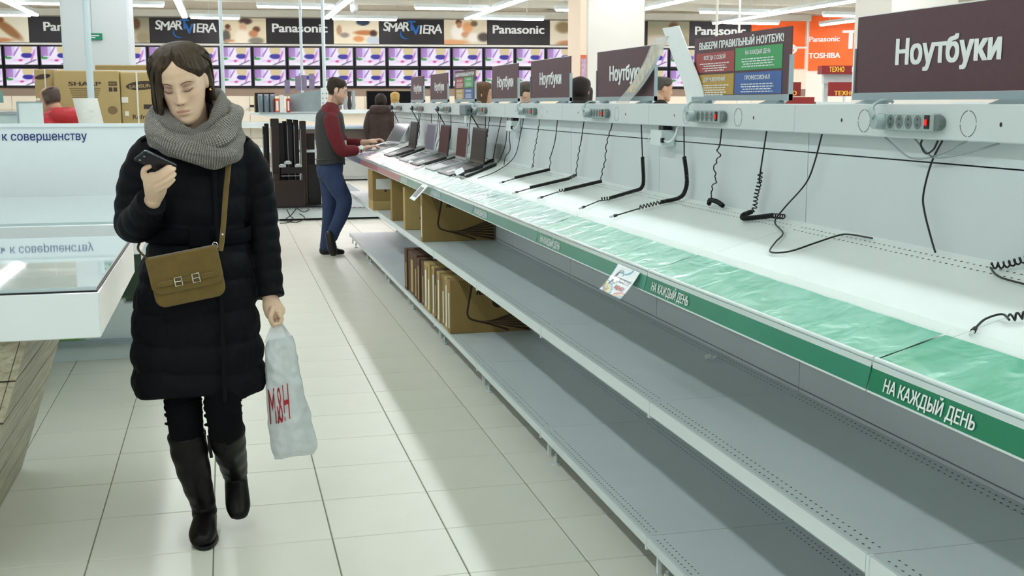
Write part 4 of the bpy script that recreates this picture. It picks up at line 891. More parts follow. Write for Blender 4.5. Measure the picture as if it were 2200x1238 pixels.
mb.quad((-1.045 + .0, 11.6185, 1.66), (-0.97, 11.6185, 1.66), (-0.97, 11.6185, 1.70), (-1.045, 11.6185, 1.70)); mb.quad((-1.045, 11.6185, 1.605), (-1.012, 11.6185, 1.605), (-1.012, 11.6185, 1.645), (-1.045, 11.6185, 1.645)); mb.quad((-1.003, 11.6185, 1.605), (-0.97, 11.6185, 1.605), (-0.97, 11.6185, 1.645), (-1.003, 11.6185, 1.645))
mb.obj('printed_icons', M_pr, t)
MB().text('FRONT', (-1.007, 11.6178, 1.672), (1, 0, 0), UP, 0.016, 0.06, 0.02).obj('icon_lettering', M_fb, t)
MB().poly([(-1.02 + 0.045 * math.cos(a), 11.6185, 1.43 + 0.04 * math.sin(a)) for a in [2 * math.pi * i / 20 for i in range(20)]]).obj('printed_seal', mat('carton_print_soft'), t)
t = fbox('refrigerator_box', -1.72, -1.535, 11.75, 12.4, 0, 1.815, M_fb, 'narrow visible carton with dark oval mark at the far left of the boxes')
MB().poly([(-1.645 + 0.07 * math.cos(a), 11.749, 1.745 + 0.024 * math.sin(a) + 0.012 * math.cos(a)) for a in [2 * math.pi * i / 20 for i in range(20)]]).obj('printed_oval', M_pr, t)
MB().box(-1.63, -1.618, 11.744, 11.75, 0, 1.816).obj('strap', M_strap, t); MB().box(-1.715, -1.68, 11.746, 11.75, 1.52, 1.545).obj('sticker', M_tape, t)
t = fbox('refrigerator_box', -0.945, -0.50, 11.70, 12.3, 0, 1.79, M_fb, 'refrigerator carton with white strap, right behind the woman\'s hair')
MB().poly([(-0.745 + 0.15 * math.cos(a), 11.699, 1.665 + 0.043 * math.sin(a) + 0.012 * math.cos(a)) for a in [2 * math.pi * i / 28 for i in range(28)]]).obj('printed_oval', M_pr, t)
MB().text('SAMSUNG', (-0.745, 11.698, 1.645), (0.995, 0, 0.08), (0, 0, 1), 0.03, 0.24, 0.02).obj('oval_lettering', M_fb, t)
MB().box(-0.80, -0.785, 11.692, 11.70, 0, 1.79).obj('strap', M_strap, t); MB().text('Refrigerator', (-0.845, 11.699, 1.345), (1, 0, 0), UP, 0.042, 0.34, 0.01, 'l').obj('lettering', M_pr, t)
for (x0, z0, w, h) in ((-0.94, 1.50, 0.06, 0.055), (-0.915, 1.375, 0.035, 0.045)): MB().box(x0, x0 + w, 11.694, 11.70, z0, z0 + h).obj('sticker', M_tape, t)
MB().quad((-0.74, 11.699, 1.44), (-0.60, 11.699, 1.44), (-0.60, 11.699, 1.485), (-0.74, 11.699, 1.485)).obj('printed_block', M_pr, t)
t = fbox('refrigerator_box', -1.24, -0.66, 12.45, 13.1, 0, 1.88, M_fb2, 'carton standing behind the strapped refrigerator carton'); MB().box(-1.24, -0.66, 12.444, 12.45, 1.80, 1.83).obj('tape', M_strap, t)

# ---------------------------------------------------------------- white display counters on the left
M_gloss = mat('white_gloss', (234, 241, 243), 0.14, coat=0.6, vary=0.01); M_glass = mat('counter_glass', (196, 214, 217), 0.02, coat=0.8)
M_wood = None
def wood():
    m = mat('grey_oak', (172, 166, 140), 0.5); nt = m.node_tree; N = nt.nodes; L = nt.links; b = N['Principled BSDF']
    tc = N.new('ShaderNodeTexCoord'); mp = N.new('ShaderNodeMapping'); mp.inputs['Scale'].default_value = (9, 1.2, 22); L.new(tc.outputs['Object'], mp.inputs[0])
    n = N.new('ShaderNodeTexNoise'); n.inputs['Scale'].default_value = 3; n.inputs['Detail'].default_value = 8; n.inputs['Distortion'].default_value = 0.8; L.new(mp.outputs[0], n.inputs['Vector'])
    cr = N.new('ShaderNodeValToRGB'); cr.color_ramp.elements[0].position = 0.3; cr.color_ramp.elements[0].color = lin((140, 134, 110)); cr.color_ramp.elements[1].position = 0.7; cr.color_ramp.elements[1].color = lin((190, 184, 160))
    L.new(n.outputs['Fac'], cr.inputs[0]); L.new(cr.outputs[0], b.inputs['Base Color']); return m
M_wood = wood()
t = thing('display_table', 'white glass-topped display table on a slanted wooden plank base, near left', 'table', (-1.2, 4.3, 0))
XT = -0.388; ZG = 0.95
MB().box(-3.2, XT, 3.615, 5.02, 0.792, 0.9335, 0.003).obj('slab', M_gloss, t)
gl = MB().box(-3.2 + 0.02, XT - 0.006, 3.622, 5.01, 0.938, ZG).obj('glass_top', M_glass, t)
MB().box(-3.2, XT - 0.002, 3.617, 5.018, 0.9335, 0.9385).obj('shadow_gap', M_black, t)
def bx(z): return -0.868 + (0.182 / 0.545) * z   # flaring right face
ZP = [0.0, 0.13, 0.262, 0.394, 0.526, 0.658, 0.791]
MB().prism([(bx(0) - 0.03, 3.68, 0.001), (bx(0.791) - 0.03, 3.68, 0.791), (-2.6, 3.68, 0.791), (-2.3, 3.68, 0.001)], (0, 1.215, 0)).obj('base_core', M_dark, t)
for k in range(6):
    za, zb = ZP[k] + 0.0025, ZP[k + 1] - 0.0025
    MB().prism([(bx(za), 3.67, za), (bx(zb), 3.67, zb), (bx(zb) - 0.02, 3.67, zb), (bx(za) - 0.02, 3.67, za)], (0, 1.235, 0)).obj('plank', M_wood, t)
    MB().prism([(bx(za) - 0.022, 3.668, za), (bx(zb) - 0.022, 3.668, zb), (-2.5, 3.668, zb), (-2.4, 3.668, za)], (0, 0.011, 0)).obj('plank', M_wood, t)
# second table behind with graphic base
t = thing('display_table', 'white display table with green landscape graphic on its base, farther left', 'table', (-1.5, 6.4, 0))
MB().box(-3.4, XT - 0.02, 5.62, 7.25, 0.792, 0.938, 0.004).obj('slab', M_gloss, t); MB().box(-3.38, XT - 0.03, 5.63, 7.24, 0.938, ZG).obj('glass_top', M_glass, t)
MB().box(-2.6, -0.50, 6.98, 7.2, 0.0, 0.10).obj('plinth', M_white, t); MB().box(-2.62, -0.49, 6.93, 7.2, 0.10, 0.125).obj('plinth_edge', M_grey, t)
bd = MB().box(-2.6, -0.50, 6.98, 7.2, 0.125, 0.792).obj('base', M_white, t)
def grass(a, b):
    c = (36, 62, 42) if b > 0.35 + 0.05 * math.sin(a * 30) else ((112, 170, 66) if a < 0.84 - 0.25 * (b) else (214, 224, 226))
    if b > 0.35: c = mixc(c, (150, 120, 90), blob(a, b, 0.86, 0.62, 0.02, 0.1)); c = mixc(c, (90, 130, 90), 0.4 * max(0, hum(a * 30, b * 20)))
    return c
picture('graphic', (-2.6, 6.9785, 0.125), (1, 0, 0), UP, 2.1, 0.667, 90, 30, grass, mat('graphic_print', attr=True, rough=0.3, coat=0.4), bd)
# white back panel with blue words
t = thing('advert_panel', 'white advertising panel with dark blue words behind the display tables', 'panel', (-1.8, 7.5, 0))
MB().box(-4.2, -0.46, 7.5, 7.56, 0.0, 1.354).obj('panel', M_gloss, t); MB().box(-4.2, -0.455, 7.49, 7.57, 1.354, 1.376).obj('top_edge', M_gloss, t)
full = text_shape('путь к совершенству'); kx_ = 0.635 / (full[3] - full[2]); x_l = -0.818 - 0.635
for pre, word in (('', 'путь'), ('путь ', 'к'), ('путь к ', 'совершенству')):     # one part per printed word
    a_ = text_shape(pre + word)[3]; w_ = text_shape(word); ww_ = (w_[3] - w_[2]) * kx_
    MB().text(word, (x_l + (a_ - full[2]) * kx_, 7.4985, 1.274), (1, 0, 0), UP, 0.050, ww_, 0.012, 'r').obj('printed_word', mat('navy_print', (34, 52, 120), 0.5), t)
# items behind the panel, far left
t = thing('notice_board', 'white framed notice board behind the panel, left of the red jacket', 'board', (-1.45, 9.6, 0))
MB().box(-1.535, -1.36, 9.60, 9.62, 1.05, 1.50).obj('sheet', M_white, t); MB().box(-1.548, -1.536, 9.595, 9.625, 0.0, 1.51).obj('frame_side', M_grey, t); MB().box(-1.536, -1.36, 9.595, 9.625, 1.50, 1.51).obj('frame_top', M_grey, t); MB().box(-1.50, -1.38, 9.60, 9.62, 0, 1.05).obj('foot_panel', M_white, t)
t = thing('grey_counter', 'grey counter with clutter behind the panel at the far left edge', 'counter', (-2.2, 11.0, 0))
MB().box(-3.2, -1.75, 10.9, 11.6, 0, 1.40).obj('body', mat('counter_grey', (176, 194, 194), 0.5, vary=0.08, vscale=4), t); MB().box(-3.2, -1.74, 10.88, 11.6, 1.40, 1.425).obj('worktop', mat('worktop_mauve', (150, 158, 160), 0.4), t)
random.seed(5)
for i in range(9):
    x = -2.02 - 0.035 * i + random.uniform(-.01, .01); h = random.uniform(0.06, 0.14); y = 11.0 + random.uniform(0, .2)
    t = thing('small_gadget', 'small grey green gadget on the far left counter, %s from the right' % ORD[i], 'gadget', (x, y, 1.426), 'gadgets on the far left counter')
    mb = MB(); mb.box(x - .014, x + .014, y - .02, y + .02, 1.426, 1.426 + h * .55, .004); mb.obj('base', mat('gadget_%d' % (i % 3), ((120, 140, 140), (90, 116, 112), (150, 166, 172))[i % 3], 0.4), t)
    MB().ball((x, y, 1.426 + h * .75), (.016, .012, h * .3), 10, 6).obj('head', mat('gadget_%d' % ((i + 1) % 3)), t)
t = thing('small_sign', 'small teal sign above the far left counter', 'sign', (-1.95, 11.1, 1.426)); MB().box(-1.975, -1.895, 11.1, 11.11, 1.50, 1.60).obj('plate', mat('teal_plate', (110, 150, 146), 0.4), t); MB().box(-1.94, -1.93, 11.1, 11.11, 1.426, 1.66).obj('stem', M_grey, t)
# ---------------------------------------------------------------- island of television stands and electronics, mid background
M_stand = mat('black_stand', (20, 17, 18), 0.35); M_stand2 = mat('dark_brown_stand', (38, 27, 24), 0.3, vary=0.1); M_deck = mat('grey_deck', (140, 150, 152), 0.5, vary=0.05, vscale=6)
t = thing('display_platform', 'white low platform carrying black television stands', 'platform', (1.25, 16.8, 0))
MB().box(0.60, 1.98, 14.85, 19.2, 0.03, 0.155).obj('plinth', M_white, t); MB().box(0.66, 1.94, 14.95, 19.1, 0, 0.03).obj('toe_kick', M_black, t); MB().box(0.56, 2.0, 14.80, 19.25, 0.155, 0.168).obj('deck', M_deck, t)
mb = MB()
for k in range(18): mb.box(0.62 + 0.075 * k, 0.64 + 0.075 * k, 14.797, 14.80, 0.158, 0.165)
tag(mb.obj('slots', M_dark, t), kind='stuff')
MB().box(1.235, 1.305, 15.1, 15.16, 0.168, 1.34).obj('upright', M_white, t)
mb = MB()
for k in range(14): mb.box(1.26, 1.272, 15.097, 15.10, 0.25 + 0.07 * k, 0.272 + 0.07 * k)
tag(mb.obj('upright_slots', M_dark, t), kind='stuff')
sh = MB().prism([(0.34, 15.0, 1.375), (0.34, 15.0, 1.355), (0.75, 15.0, 1.30), (1.30, 15.0, 1.245), (1.30, 15.0, 1.375)], (0, 1.1, 0)).obj('top_shelf', M_white, t)
MB().box(0.45, 1.30, 14.99, 15.0, 1.362, 1.378).obj('shelf_edge', M_grey, sh)
for zz in (0.86,): MB().box(0.95, 1.32, 15.2, 15.6, zz, zz + 0.025).obj('mid_bracket', M_white, t)
ST = [(0.505, 0.555, 15.7, 0.17, 1.19, M_stand, 'leftmost'), (0.585, 0.69, 15.05, 0.17, 1.30, M_stand2, 'widest'), (0.695, 0.77, 15.35, 0.17, 1.24, M_stand, 'third from the left'), (0.805, 0.875, 15.3, 0.17, 1.31, M_stand, 'fourth from the left'), (0.885, 0.945, 15.2, 0.17, 1.31, M_stand, 'fifth from the left'), (0.955, 1.03, 15.02, 0.17, 1.27, M_stand2, 'rightmost')]
for x0, x1, y, z0, z1, m, lab in ST:
    t = thing('tower_stand', 'tall narrow black stand column on the white platform, ' + lab, 'stand', ((x0 + x1) / 2, y + 0.1, z0), 'black stand columns')
    MB().box(x0, x1, y, y + 0.16, z0, z1, 0.006).obj('column', m, t); MB().box(x0 - 0.0, x0 + 0.006, y - 0.003, y, z0 + 0.3, z1 - 0.1).obj('edge_strip', M_sil, t); MB().box(x0 - 0.004, x1 + 0.004, y - 0.005, y + 0.17, z0, z0 + 0.02).obj('foot', M_black, t)
BK = [(0.54, 0.60, 16.1, 1.22), (0.62, 0.80, 15.9, 1.0), (0.76, 0.84, 15.62, 1.26), (0.87, 0.98, 15.75, 1.24), (1.0, 1.17, 15.5, 1.10), (1.05, 1.22, 15.25, 0.70), (0.70, 0.95, 15.55, 0.80)]
for i, (x0, x1, y, z1) in enumerate(BK):
    t = thing('stand_panel', 'dark upright stand panel behind the black columns, %s of seven from the left' % ORD[i], 'panel', ((x0 + x1) / 2, y, .168), 'dark stand panels')
    MB().box(x0, x1, y, y + .05, .17, z1, .004).obj('panel', M_stand if i % 2 else M_stand2, t); MB().box(x0 - .01, x1 + .01, y - .05, y + .1, .168, .18).obj('foot', M_black, t)
t = thing('low_cabinet', 'low dark cabinet in front of the black stand columns', 'cabinet', (0.78, 14.93, 0.17))
MB().box(0.60, 0.98, 14.86, 15.0, 0.185, 0.52, 0.004).obj('body', M_stand2, t); MB().box(0.58, 1.24, 14.84, 15.0, 0.168, 0.188).obj('base', M_black, t); MB().box(0.70, 0.98, 15.0, 15.015, 0.60, 0.68).obj('shelf_front', M_stand, t); MB().box(0.70, 0.94, 14.99, 15.0, 0.565, 0.575).obj('chrome_bar', M_chrome, t); MB().box(0.60, 0.66, 14.86, 15.0, 0.52, 0.60).obj('side_post', M_stand2, t)
t = thing('low_cabinet', 'small dark cabinet at the left end of the platform', 'cabinet', (0.55, 15.45, 0.17)); MB().box(0.50, 0.60, 15.3, 15.55, 0.168, 0.60, 0.004).obj('body', M_stand, t); MB().box(0.51, 0.59, 15.295, 15.30, 0.22, 0.58).obj('door', M_stand2, t)
for i, (x, y, z) in enumerate(((0.72, 14.97, 0.70), (0.79, 14.97, 0.74), (0.92, 14.97, 0.70))):
    t = thing('silver_gadget', 'small silver device on the dark stand shelf, %s from the left' % ORD[i], 'device', (x, y, z), 'silver devices'); mb = MB(); mb.box(x - .05, x + .04, y - .02, y + .05, z - 0.02, z + 0.015, .006); mb.obj('body', M_sil, t); MB().box(x - .03, x + .02, y - .01, y + .03, z + .015, z + .025).obj('lid', M_white, t)
for i, pts in enumerate(([(0.74, 14.79, 0.16), (0.78, 14.77, 0.08), (0.82, 14.76, 0.03), (0.74, 14.6, 0.006), (0.64, 14.55, 0.006)], [(0.86, 14.79, 0.16), (0.8, 14.77, 0.09), (0.72, 14.76, 0.02), (0.85, 14.62, 0.006), (0.96, 14.70, 0.05), (0.9, 14.78, 0.10)], [(0.87, 14.79, 0.17), (0.95, 14.77, 0.12), (1.03, 14.785, 0.15)])):
    t = thing('mains_extension', 'thin black cord trailing from the white platform, %s of three' % ORD[i], 'cord', pts[-1], 'cords on the platform'); MB().tube(smooth_path(pts, 6), 0.006, 5).obj('cord', M_cable, t)
# things on the top shelf
t = thing('black_panel', 'black flat panel standing at the left end of the top shelf', 'panel', (0.54, 15.5, 1.376)); MB().box(0.41, 0.67, 15.5, 15.53, 1.376, 1.63, .004).obj('panel', M_stand, t); MB().box(0.40, 0.412, 15.495, 15.5, 1.376, 1.63).obj('edge', M_cardl, t)
for i, x in enumerate((0.475, 0.55, 0.625)):
    t = thing('glass_jar', 'grey glass jar before the black panel, %s from the left' % ORD[i], 'jar', (x, 15.2, 1.378), 'grey glass jars')
    mb = MB(); mb.loft(tube_rings([(x, 15.2, 1.378), (x, 15.2, 1.40), (x, 15.2, 1.50), (x, 15.2, 1.58), (x, 15.2, 1.592)], [0.028, 0.03, 0.034, 0.036, 0.031], 14)); mb.obj('jar', mat('jar_glass', (104, 122, 130), 0.1, coat=0.6), t); MB().cyl((x, 15.2, 1.592), (x, 15.2, 1.61), 0.03, 12).obj('lid', M_sil, t)
for x0, x1, z1, m, lab in ((0.655, 0.705, 1.555, mat('orange_carton', (216, 84, 40), 0.5), 'orange carton on the top shelf'), (0.71, 0.765, 1.60, M_white, 'white carton on the top shelf'), (0.80, 0.842, 1.555, mat('red_carton', (176, 44, 38), 0.5), 'red and white carton on the top shelf')):
    t = thing('small_carton', lab, 'box', ((x0 + x1) / 2, 15.15, 1.378)); MB().box(x0, x1, 15.1, 15.22, 1.378, z1, .003).obj('carton', m, t); MB().box(x0 + .01, x1 - .01, 15.098, 15.1, 1.40, z1 - .03).obj('label', M_tape, t)
t = thing('display_case', 'large grey metal display case on the top shelf', 'display case', (1.05, 15.4, 1.378)); MB().prism([(0.85, 15.25, 1.385), (1.23, 15.05, 1.385), (1.23, 15.05, 1.675), (0.85, 15.25, 1.60)], (0.12, 0.3, 0)).obj('body', mat('case_grey', (150, 166, 168), 0.35, metal=0.3, vary=0.08, vscale=10), t)
MB().box(1.232, 1.325, 15.03, 15.06, 1.385, 1.69).obj('end_plate', M_white, t); mb = MB()
for k in range(4): mb.box(1.25, 1.262, 15.027, 15.03, 1.43 + .06 * k, 1.445 + .06 * k); mb.box(1.295, 1.307, 15.027, 15.03, 1.43 + .06 * k, 1.445 + .06 * k)
tag(mb.obj('slots', M_dark, t), kind='stuff')
for i, (x, z0, z1, w) in enumerate(((0.80, 1.62, 1.80, .07), (0.94, 1.66, 1.85, .075), (1.02, 1.66, 1.86, .07), (1.12, 1.67, 1.88, .07))):
    t = thing('tag_holder', 'small mauve price board above the display case, %s from the left' % ORD[i], 'price board', (x, 15.5, 1.64), 'mauve price boards')
    MB().box(x, x + w, 15.5, 15.51, z0, z1).obj('board', mat('mauve_board', (136, 126, 150), 0.5, vary=0.2, vscale=30), t); MB().box(x + w / 2 - .004, x + w / 2 + .004, 15.51, 15.518, 1.40, z0 + .02).obj('stem', M_grey, t)
# cabinets against the back, behind the man
t = thing('wall_cabinet', 'pale grey low cabinet with drawers behind the standing man', 'cabinet', (2.2, 22.6, 0))
MB().box(1.25, 2.75, 22.4, 23.0, 0.03, 0.80).obj('body', mat('cab_grey', (196, 202, 196), 0.5, vary=.03), t); MB().box(1.3, 2.7, 22.45, 22.9, 0, .03).obj('toe_kick', M_black, t)
for z in (0.09, 0.42): MB().box(1.30, 2.70, 22.38, 22.40, z, z + .3).obj('drawer', mat('cab_grey'), t)
MB().box(1.9, 2.3, 22.365, 22.38, 0.55, .57).obj('handle', M_white, t); MB().box(1.2, 2.85, 22.3, 23.0, 0.80, 1.0).obj('dark_front', mat('cab_dark', (96, 88, 78), 0.6), t); MB().box(1.15, 2.9, 22.2, 23.0, 1.0, 1.07, .02).obj('worktop', mat('pale_blue_top', (176, 194, 208), 0.3), t)
t = thing('wall_shelf', 'white shelf with vases behind the standing man', 'shelf', (2.4, 24.4, 1.0)); MB().box(1.4, 3.0, 24.2, 24.6, 1.28, 1.36).obj('board', M_white, t); MB().box(1.5, 2.9, 24.3, 24.6, 0, 1.28).obj('support', M_cream, t)
for i in range(3):
    x = 2.50 + .085 * i; t = thing('floor_vase', 'tall dark patterned vase on the far white shelf, %s from the left' % ORD[i], 'vase', (x, 24.35, 1.36), 'dark vases'); MB().loft(tube_rings([(x, 24.35, 1.36), (x, 24.35, 1.45), (x, 24.35, 1.6), (x, 24.35, 1.74)], [.035, .045, .032, .042], 12)).obj('body', mat('vase_%d' % (i % 2), ((150, 160, 160), (44, 44, 46))[i % 2], 0.4), t); MB().cyl((x, 24.35, 1.74), (x, 24.35, 1.75), .036, 12).obj('rim', M_sil, t)
t = thing('printer', 'flat grey printer on the far white shelf', 'printer', (2.0, 24.4, 1.36)); MB().box(1.95, 2.42, 24.25, 24.5, 1.36, 1.46, .02).obj('body', mat('printer_grey', (104, 114, 122), .4), t); MB().box(2.0, 2.38, 24.25, 24.45, 1.46, 1.475).obj('lid', M_stand, t)
t = thing('large_television', 'large switched-off dark television behind the two women in coats', 'television', (3.7, 25.2, 0)); MB().box(3.05, 4.10, 25.2, 25.26, 1.36, 1.76, .005).obj('frame', M_tvf, t); MB().box(3.07, 4.08, 25.195, 25.2, 1.38, 1.74).obj('screen', M_scr['dark'], t); MB().box(3.5, 3.6, 25.2, 25.24, .9, 1.36).obj('stem', M_black, t); MB().box(3.0, 4.2, 25.0, 25.5, 0, .9).obj('cabinet', M_cream, t)
for i, (s0, s1, z0, z1) in enumerate(((-2.2, 0.9, 1.0, 1.06), (-2.2, 0.9, 0.42, 0.47))):
    t = thing('wall_ledge', 'white display ledge on the cream back wall, %s' % ('upper', 'lower')[i], 'ledge', W((s0 + s1) / 2, z0, 0.2), 'wall ledges'); wbox(MB(), s0, s1, z0, z1, 0.005, 0.45).obj('board', M_white, t); wbox(MB(), s0, s1, z0 - .08, z0, 0.40, 0.44).obj('apron', M_white, t)
for i, s in enumerate((-0.9, 0.25)):
    t = thing('wall_socket', 'dark socket strip on the cream back wall, %s of two' % ORD[i], 'socket strip', W(s, 1.42, .01), 'wall socket strips'); wbox(MB(), s, s + .32, 1.40, 1.45, .002, .03).obj('strip', M_black, t); MB().tube(smooth_path([W(s, 1.42, .03), W(s - .2, 1.30, .03), W(s - .5, 1.34, .03), W(s - .55, 1.2, .03)], 5), .008, 5).obj('cord', M_cablewhite, t)
# ---------------------------------------------------------------- people
def G(d, s): return math.exp(-(d / s) ** 2)
HT = [(-.118, .014, .082, -.050), (-.112, .030, .091, -.035), (-.100, .043, .095, -.010), (-.080, .054, .093, .030), (-.055, .061, .091, .055), (-.02, .068, .091, .082), (.02, .072, .092, .097), (.06, .073, .091, .100), (.085, .066, .080, .090), (.105, .046, .055, .064), (.116, .022, .026, .032), (.1195, .006, .007, .010)]
def htab(z):
    for i in range(len(HT) - 1):
        if z <= HT[i + 1][0]:
            a, b = HT[i], HT[i + 1]; f = (z - a[0]) / (b[0] - a[0]); return [x + (y - x) * f for x, y in zip(a[1:], b[1:])]
    return HT[-1][1:]
def face_bump(x, z):
    ax = abs(x); d = 0.0
    if z > -.03: k = max(0, min(1, (.036 - z) / .066)); d += (.004 + .021 * k ** 1.2) * G(x, .0072 + .0035 * k) * (1 if z < .036 else G(z - .036, .012))
    else: d += .025 * G(x, .0107) * G(z + .03, .0095)
    d += .007 * G(ax - .0125, .0065) * G(z + .033, .0075)
    d -= .010 * G(ax - .031, .018) * G(z - .015, .012)
    d += .0075 * G(ax - .031, .0135) * G(z - .009, .0085)
    d += .0035 * G(z - .033, .008) * G(ax - .03, .025)
    d += .005 * G(ax - .042, .02) * G(z + .015, .018) + .004 * G(x, .026) * G(z + .066, .018)
    d += .0045 * G(z + .060, .0045) * G(x, .019) + .0055 * G(z + .0715, .0052) * G(x, .016) - .0042 * G(z + .0655, .0022) * G(x, .022) - .003 * G(z + .083, .005) * G(x, .02)
    d += .005 * G(z + .102, .014) * G(x, .018)
    return d
def front_y(x, z):
    a, F, B = htab(z); d = (F + B) / 2; yc = (B - F) / 2; q = max(0.0, 1 - (abs(x) / a) ** 2.2); return yc - d * q ** (1 / 2.2) - face_bump(x, z)
def head_rings(n=84, nz=96):
    rings = []
    for j in range(nz + 1):
        t = j / nz; z = -.118 + .2375 * (t + 0.07 * math.sin(2 * math.pi * t) * -1); a, F, B = htab(z); d = (F + B) / 2; yc = (B - F) / 2; r = []
        for i in range(n):
            th = 2 * math.pi * i / n; cx, cy = math.sin(th), math.cos(th); e = 2 / 2.2
            x = a * math.copysign(abs(cx) ** e, cx); y = yc - d * math.copysign(abs(cy) ** e, cy)
            if cy > 0: y -= face_bump(x, z) * min(1, cy * 2.5)
            r.append(Vector((x, y, z)))
        rings.append(r)
    return rings
def add_head(mb, M4, ears=True):
    mb.M = M4; mb.loft([r[::-1] for r in head_rings()], cap=True)
    if ears:
        for s in (-1, 1):
            mb.ball((s * .0725, .010, -.002), (.010, .019, .031), 12, 8)
    mb.M = None
def limb(mb, pts, n=18, per=5, up=None):
    """pts: [(point, radius or (ra, rb))] -> smooth tapering tube with rounded ends"""
    P = [Vector(p[0]) for p in pts]; rr = [p[1] if hasattr(p[1], '__len__') else (p[1], p[1]) for p in pts]
    SP = smooth_path(P, per); ra = smooth_path([Vector((a, b, 0)) for a, b in rr], per)
    d0 = (SP[0] - SP[1]).normalized(); d1 = (SP[-1] - SP[-2]).normalized(); r0 = (ra[0].x + ra[0].y) / 2; r1 = (ra[-1].x + ra[-1].y) / 2
    path = [SP[0] + d0 * r0 * .8, SP[0] + d0 * r0 * .55] + SP + [SP[-1] + d1 * r1 * .55, SP[-1] + d1 * r1 * .8]
    rad = [ra[0] * .35, ra[0] * .8] + ra + [ra[-1] * .8, ra[-1] * .35]
    mb.loft(tube_rings(path, [(max(v.x, .001), max(v.y, .001)) for v in rad], n, up=up), cap=True)
def melt(mb, name, m, parent, voxel, smooth=4, attr=None):
    """joins overlapping shapes into one continuous skin"""
    o = mb.obj('melt_tmp', m, None); rm = o.modifiers.new('skin', 'REMESH'); rm.mode = 'VOXEL'; rm.voxel_size = voxel; rm.use_smooth_shade = True
    if smooth: sm = o.modifiers.new('soft', 'SMOOTH'); sm.iterations = smooth; sm.factor = 0.5
    bpy.context.view_layer.update(); dg = bpy.context.evaluated_depsgraph_get()
    me = bpy.data.meshes.new_from_object(o.evaluated_get(dg)); old = o.data; bpy.data.objects.remove(o); bpy.data.meshes.remove(old)
    me.name = name; me.materials.clear(); me.materials.append(m); sh = wloc(parent); me.transform(Matrix.Translation(-sh))
    me.polygons.foreach_set('use_smooth', [True] * len(me.polygons))
    ob = bpy.data.objects.new(name, me); col.objects.link(ob); ob.parent = parent
    if attr:
        ca = me.color_attributes.new('Col', 'FLOAT_COLOR', 'POINT'); cs = []
        for v in me.vertices: cs.extend(lin(attr(v.co + sh)))
        ca.data.foreach_set('color', cs)
    return ob
def skin_mat(name, sss=0.0):
    m = mat(name, attr=True, rough=0.5, bump=0.04, bscale=220); return m
M_skin = skin_mat('skin')
def head_paint(M4, base, lips, brow=None, stubble=None, scalp=None, blush=True):
    inv = M4.inverted()
    def f(p):
        q = inv @ p; x, y, z = q.x, q.y, q.z
        if abs(x) > .12 or abs(y) > .14 or abs(z) > .14: return base
        c = base
        if y < -.02:
            if blush: c = mixc(c, (216, 150, 132), .18 * G(abs(x) - .042, .02) * G(z + .022, .02) + .2 * G(x, .014) * G(z + .03, .012))
            c = mixc(c, (120, 84, 74), .6 * G(abs(x) - .031, .016) * G(z - .0165, .005) + .55 * G(abs(x) - .031, .018) * G(z - .003, .007) + .25 * G(abs(x) - .02, .008) * G(z - .012, .012))
            c = mixc(c, lips, min(1, 1.0 * (1 if abs(x) < .0225 else 0) * G(z + .0655 - .0012 * (1 - abs(x) / .024), .0068 * max(.2, 1 - (abs(x) / .0245) ** 2))))
        if stubble and y < .03 and z < -.035: c = mixc(c, stubble, .5 * min(1, (-.035 - z) / .02))
        if scalp: c = scalp(c, x, y, z)
        return c
    return f
def face_line(M4, pts, r0, m, name, par, lift=.001):
    P = smooth_path([M4 @ Vector((x, front_y(x, z) - lift, z)) for x, z in pts], 5); k = len(P)
    MB().tube(P, [max(.0004, r0 * math.sin(math.pi * (i + .6) / (k + .2)) ** .6) for i in range(k)], 6).obj(name, m, par)
def hair_shell(mb, zend, off, M4, nphi=150, nv=40, ridge=.0022, seed=0, part_x=0.0):
    """bob of hair in head coordinates; phi 0 = face, zend(phi) lower edge, off(phi, z) thickness"""
    outer = []; 
    for i in range(nphi):
        ph = 2 * math.pi * i / nphi - math.pi; ze = zend(ph); strip = []
        for j in range(nv + 1):
            t = j / nv; z = .1195 - (.1195 - ze) * (t ** .85) if j else .1195
            a, F, B = htab(max(z, -.055)); d = (F + B) / 2; yc = (B - F) / 2; o = off(ph, z) + ridge * (hum(ph * 9 + seed, z * 6 + part_x) + .6 * hum(ph * 26, z * 4 + seed)) * min(1, t * 3)
            if ze > -.02: o *= 1 - .85 * max(0, (t - .7) / .3)
            x = (a + o) * math.sin(ph); y = yc - (d + o) * math.cos(ph)
            if z > .1: y = y * 1.0
            strip.append(Vector((x, y, z + (.010 if t < .3 else .010 * max(0, 1 - (t - .3) * 3)))))
        outer.append(strip)
    rings = [[outer[i][j] for i in range(nphi)] for j in range(nv + 1)]
    inner = [[outer[i][j] * .90 + Vector((0, 0, outer[i][j].z * .10)) for i in range(nphi)] for j in range(nv, 3, -1)]
    mb.M = M4; mb.loft(rings + inner, cap=False); mb.add(rings[0], [tuple(range(nphi))], True); mb.M = None
    row = [(i / nphi) for i in range(nphi)]; mb.uv = [(row[i], j / nv) for j in range(nv + 1) for i in range(nphi)] + [(row[i], j / nv) for j in range(nv, 3, -1) for i in range(nphi)] + [(row[i], 0.0) for i in range(nphi)]
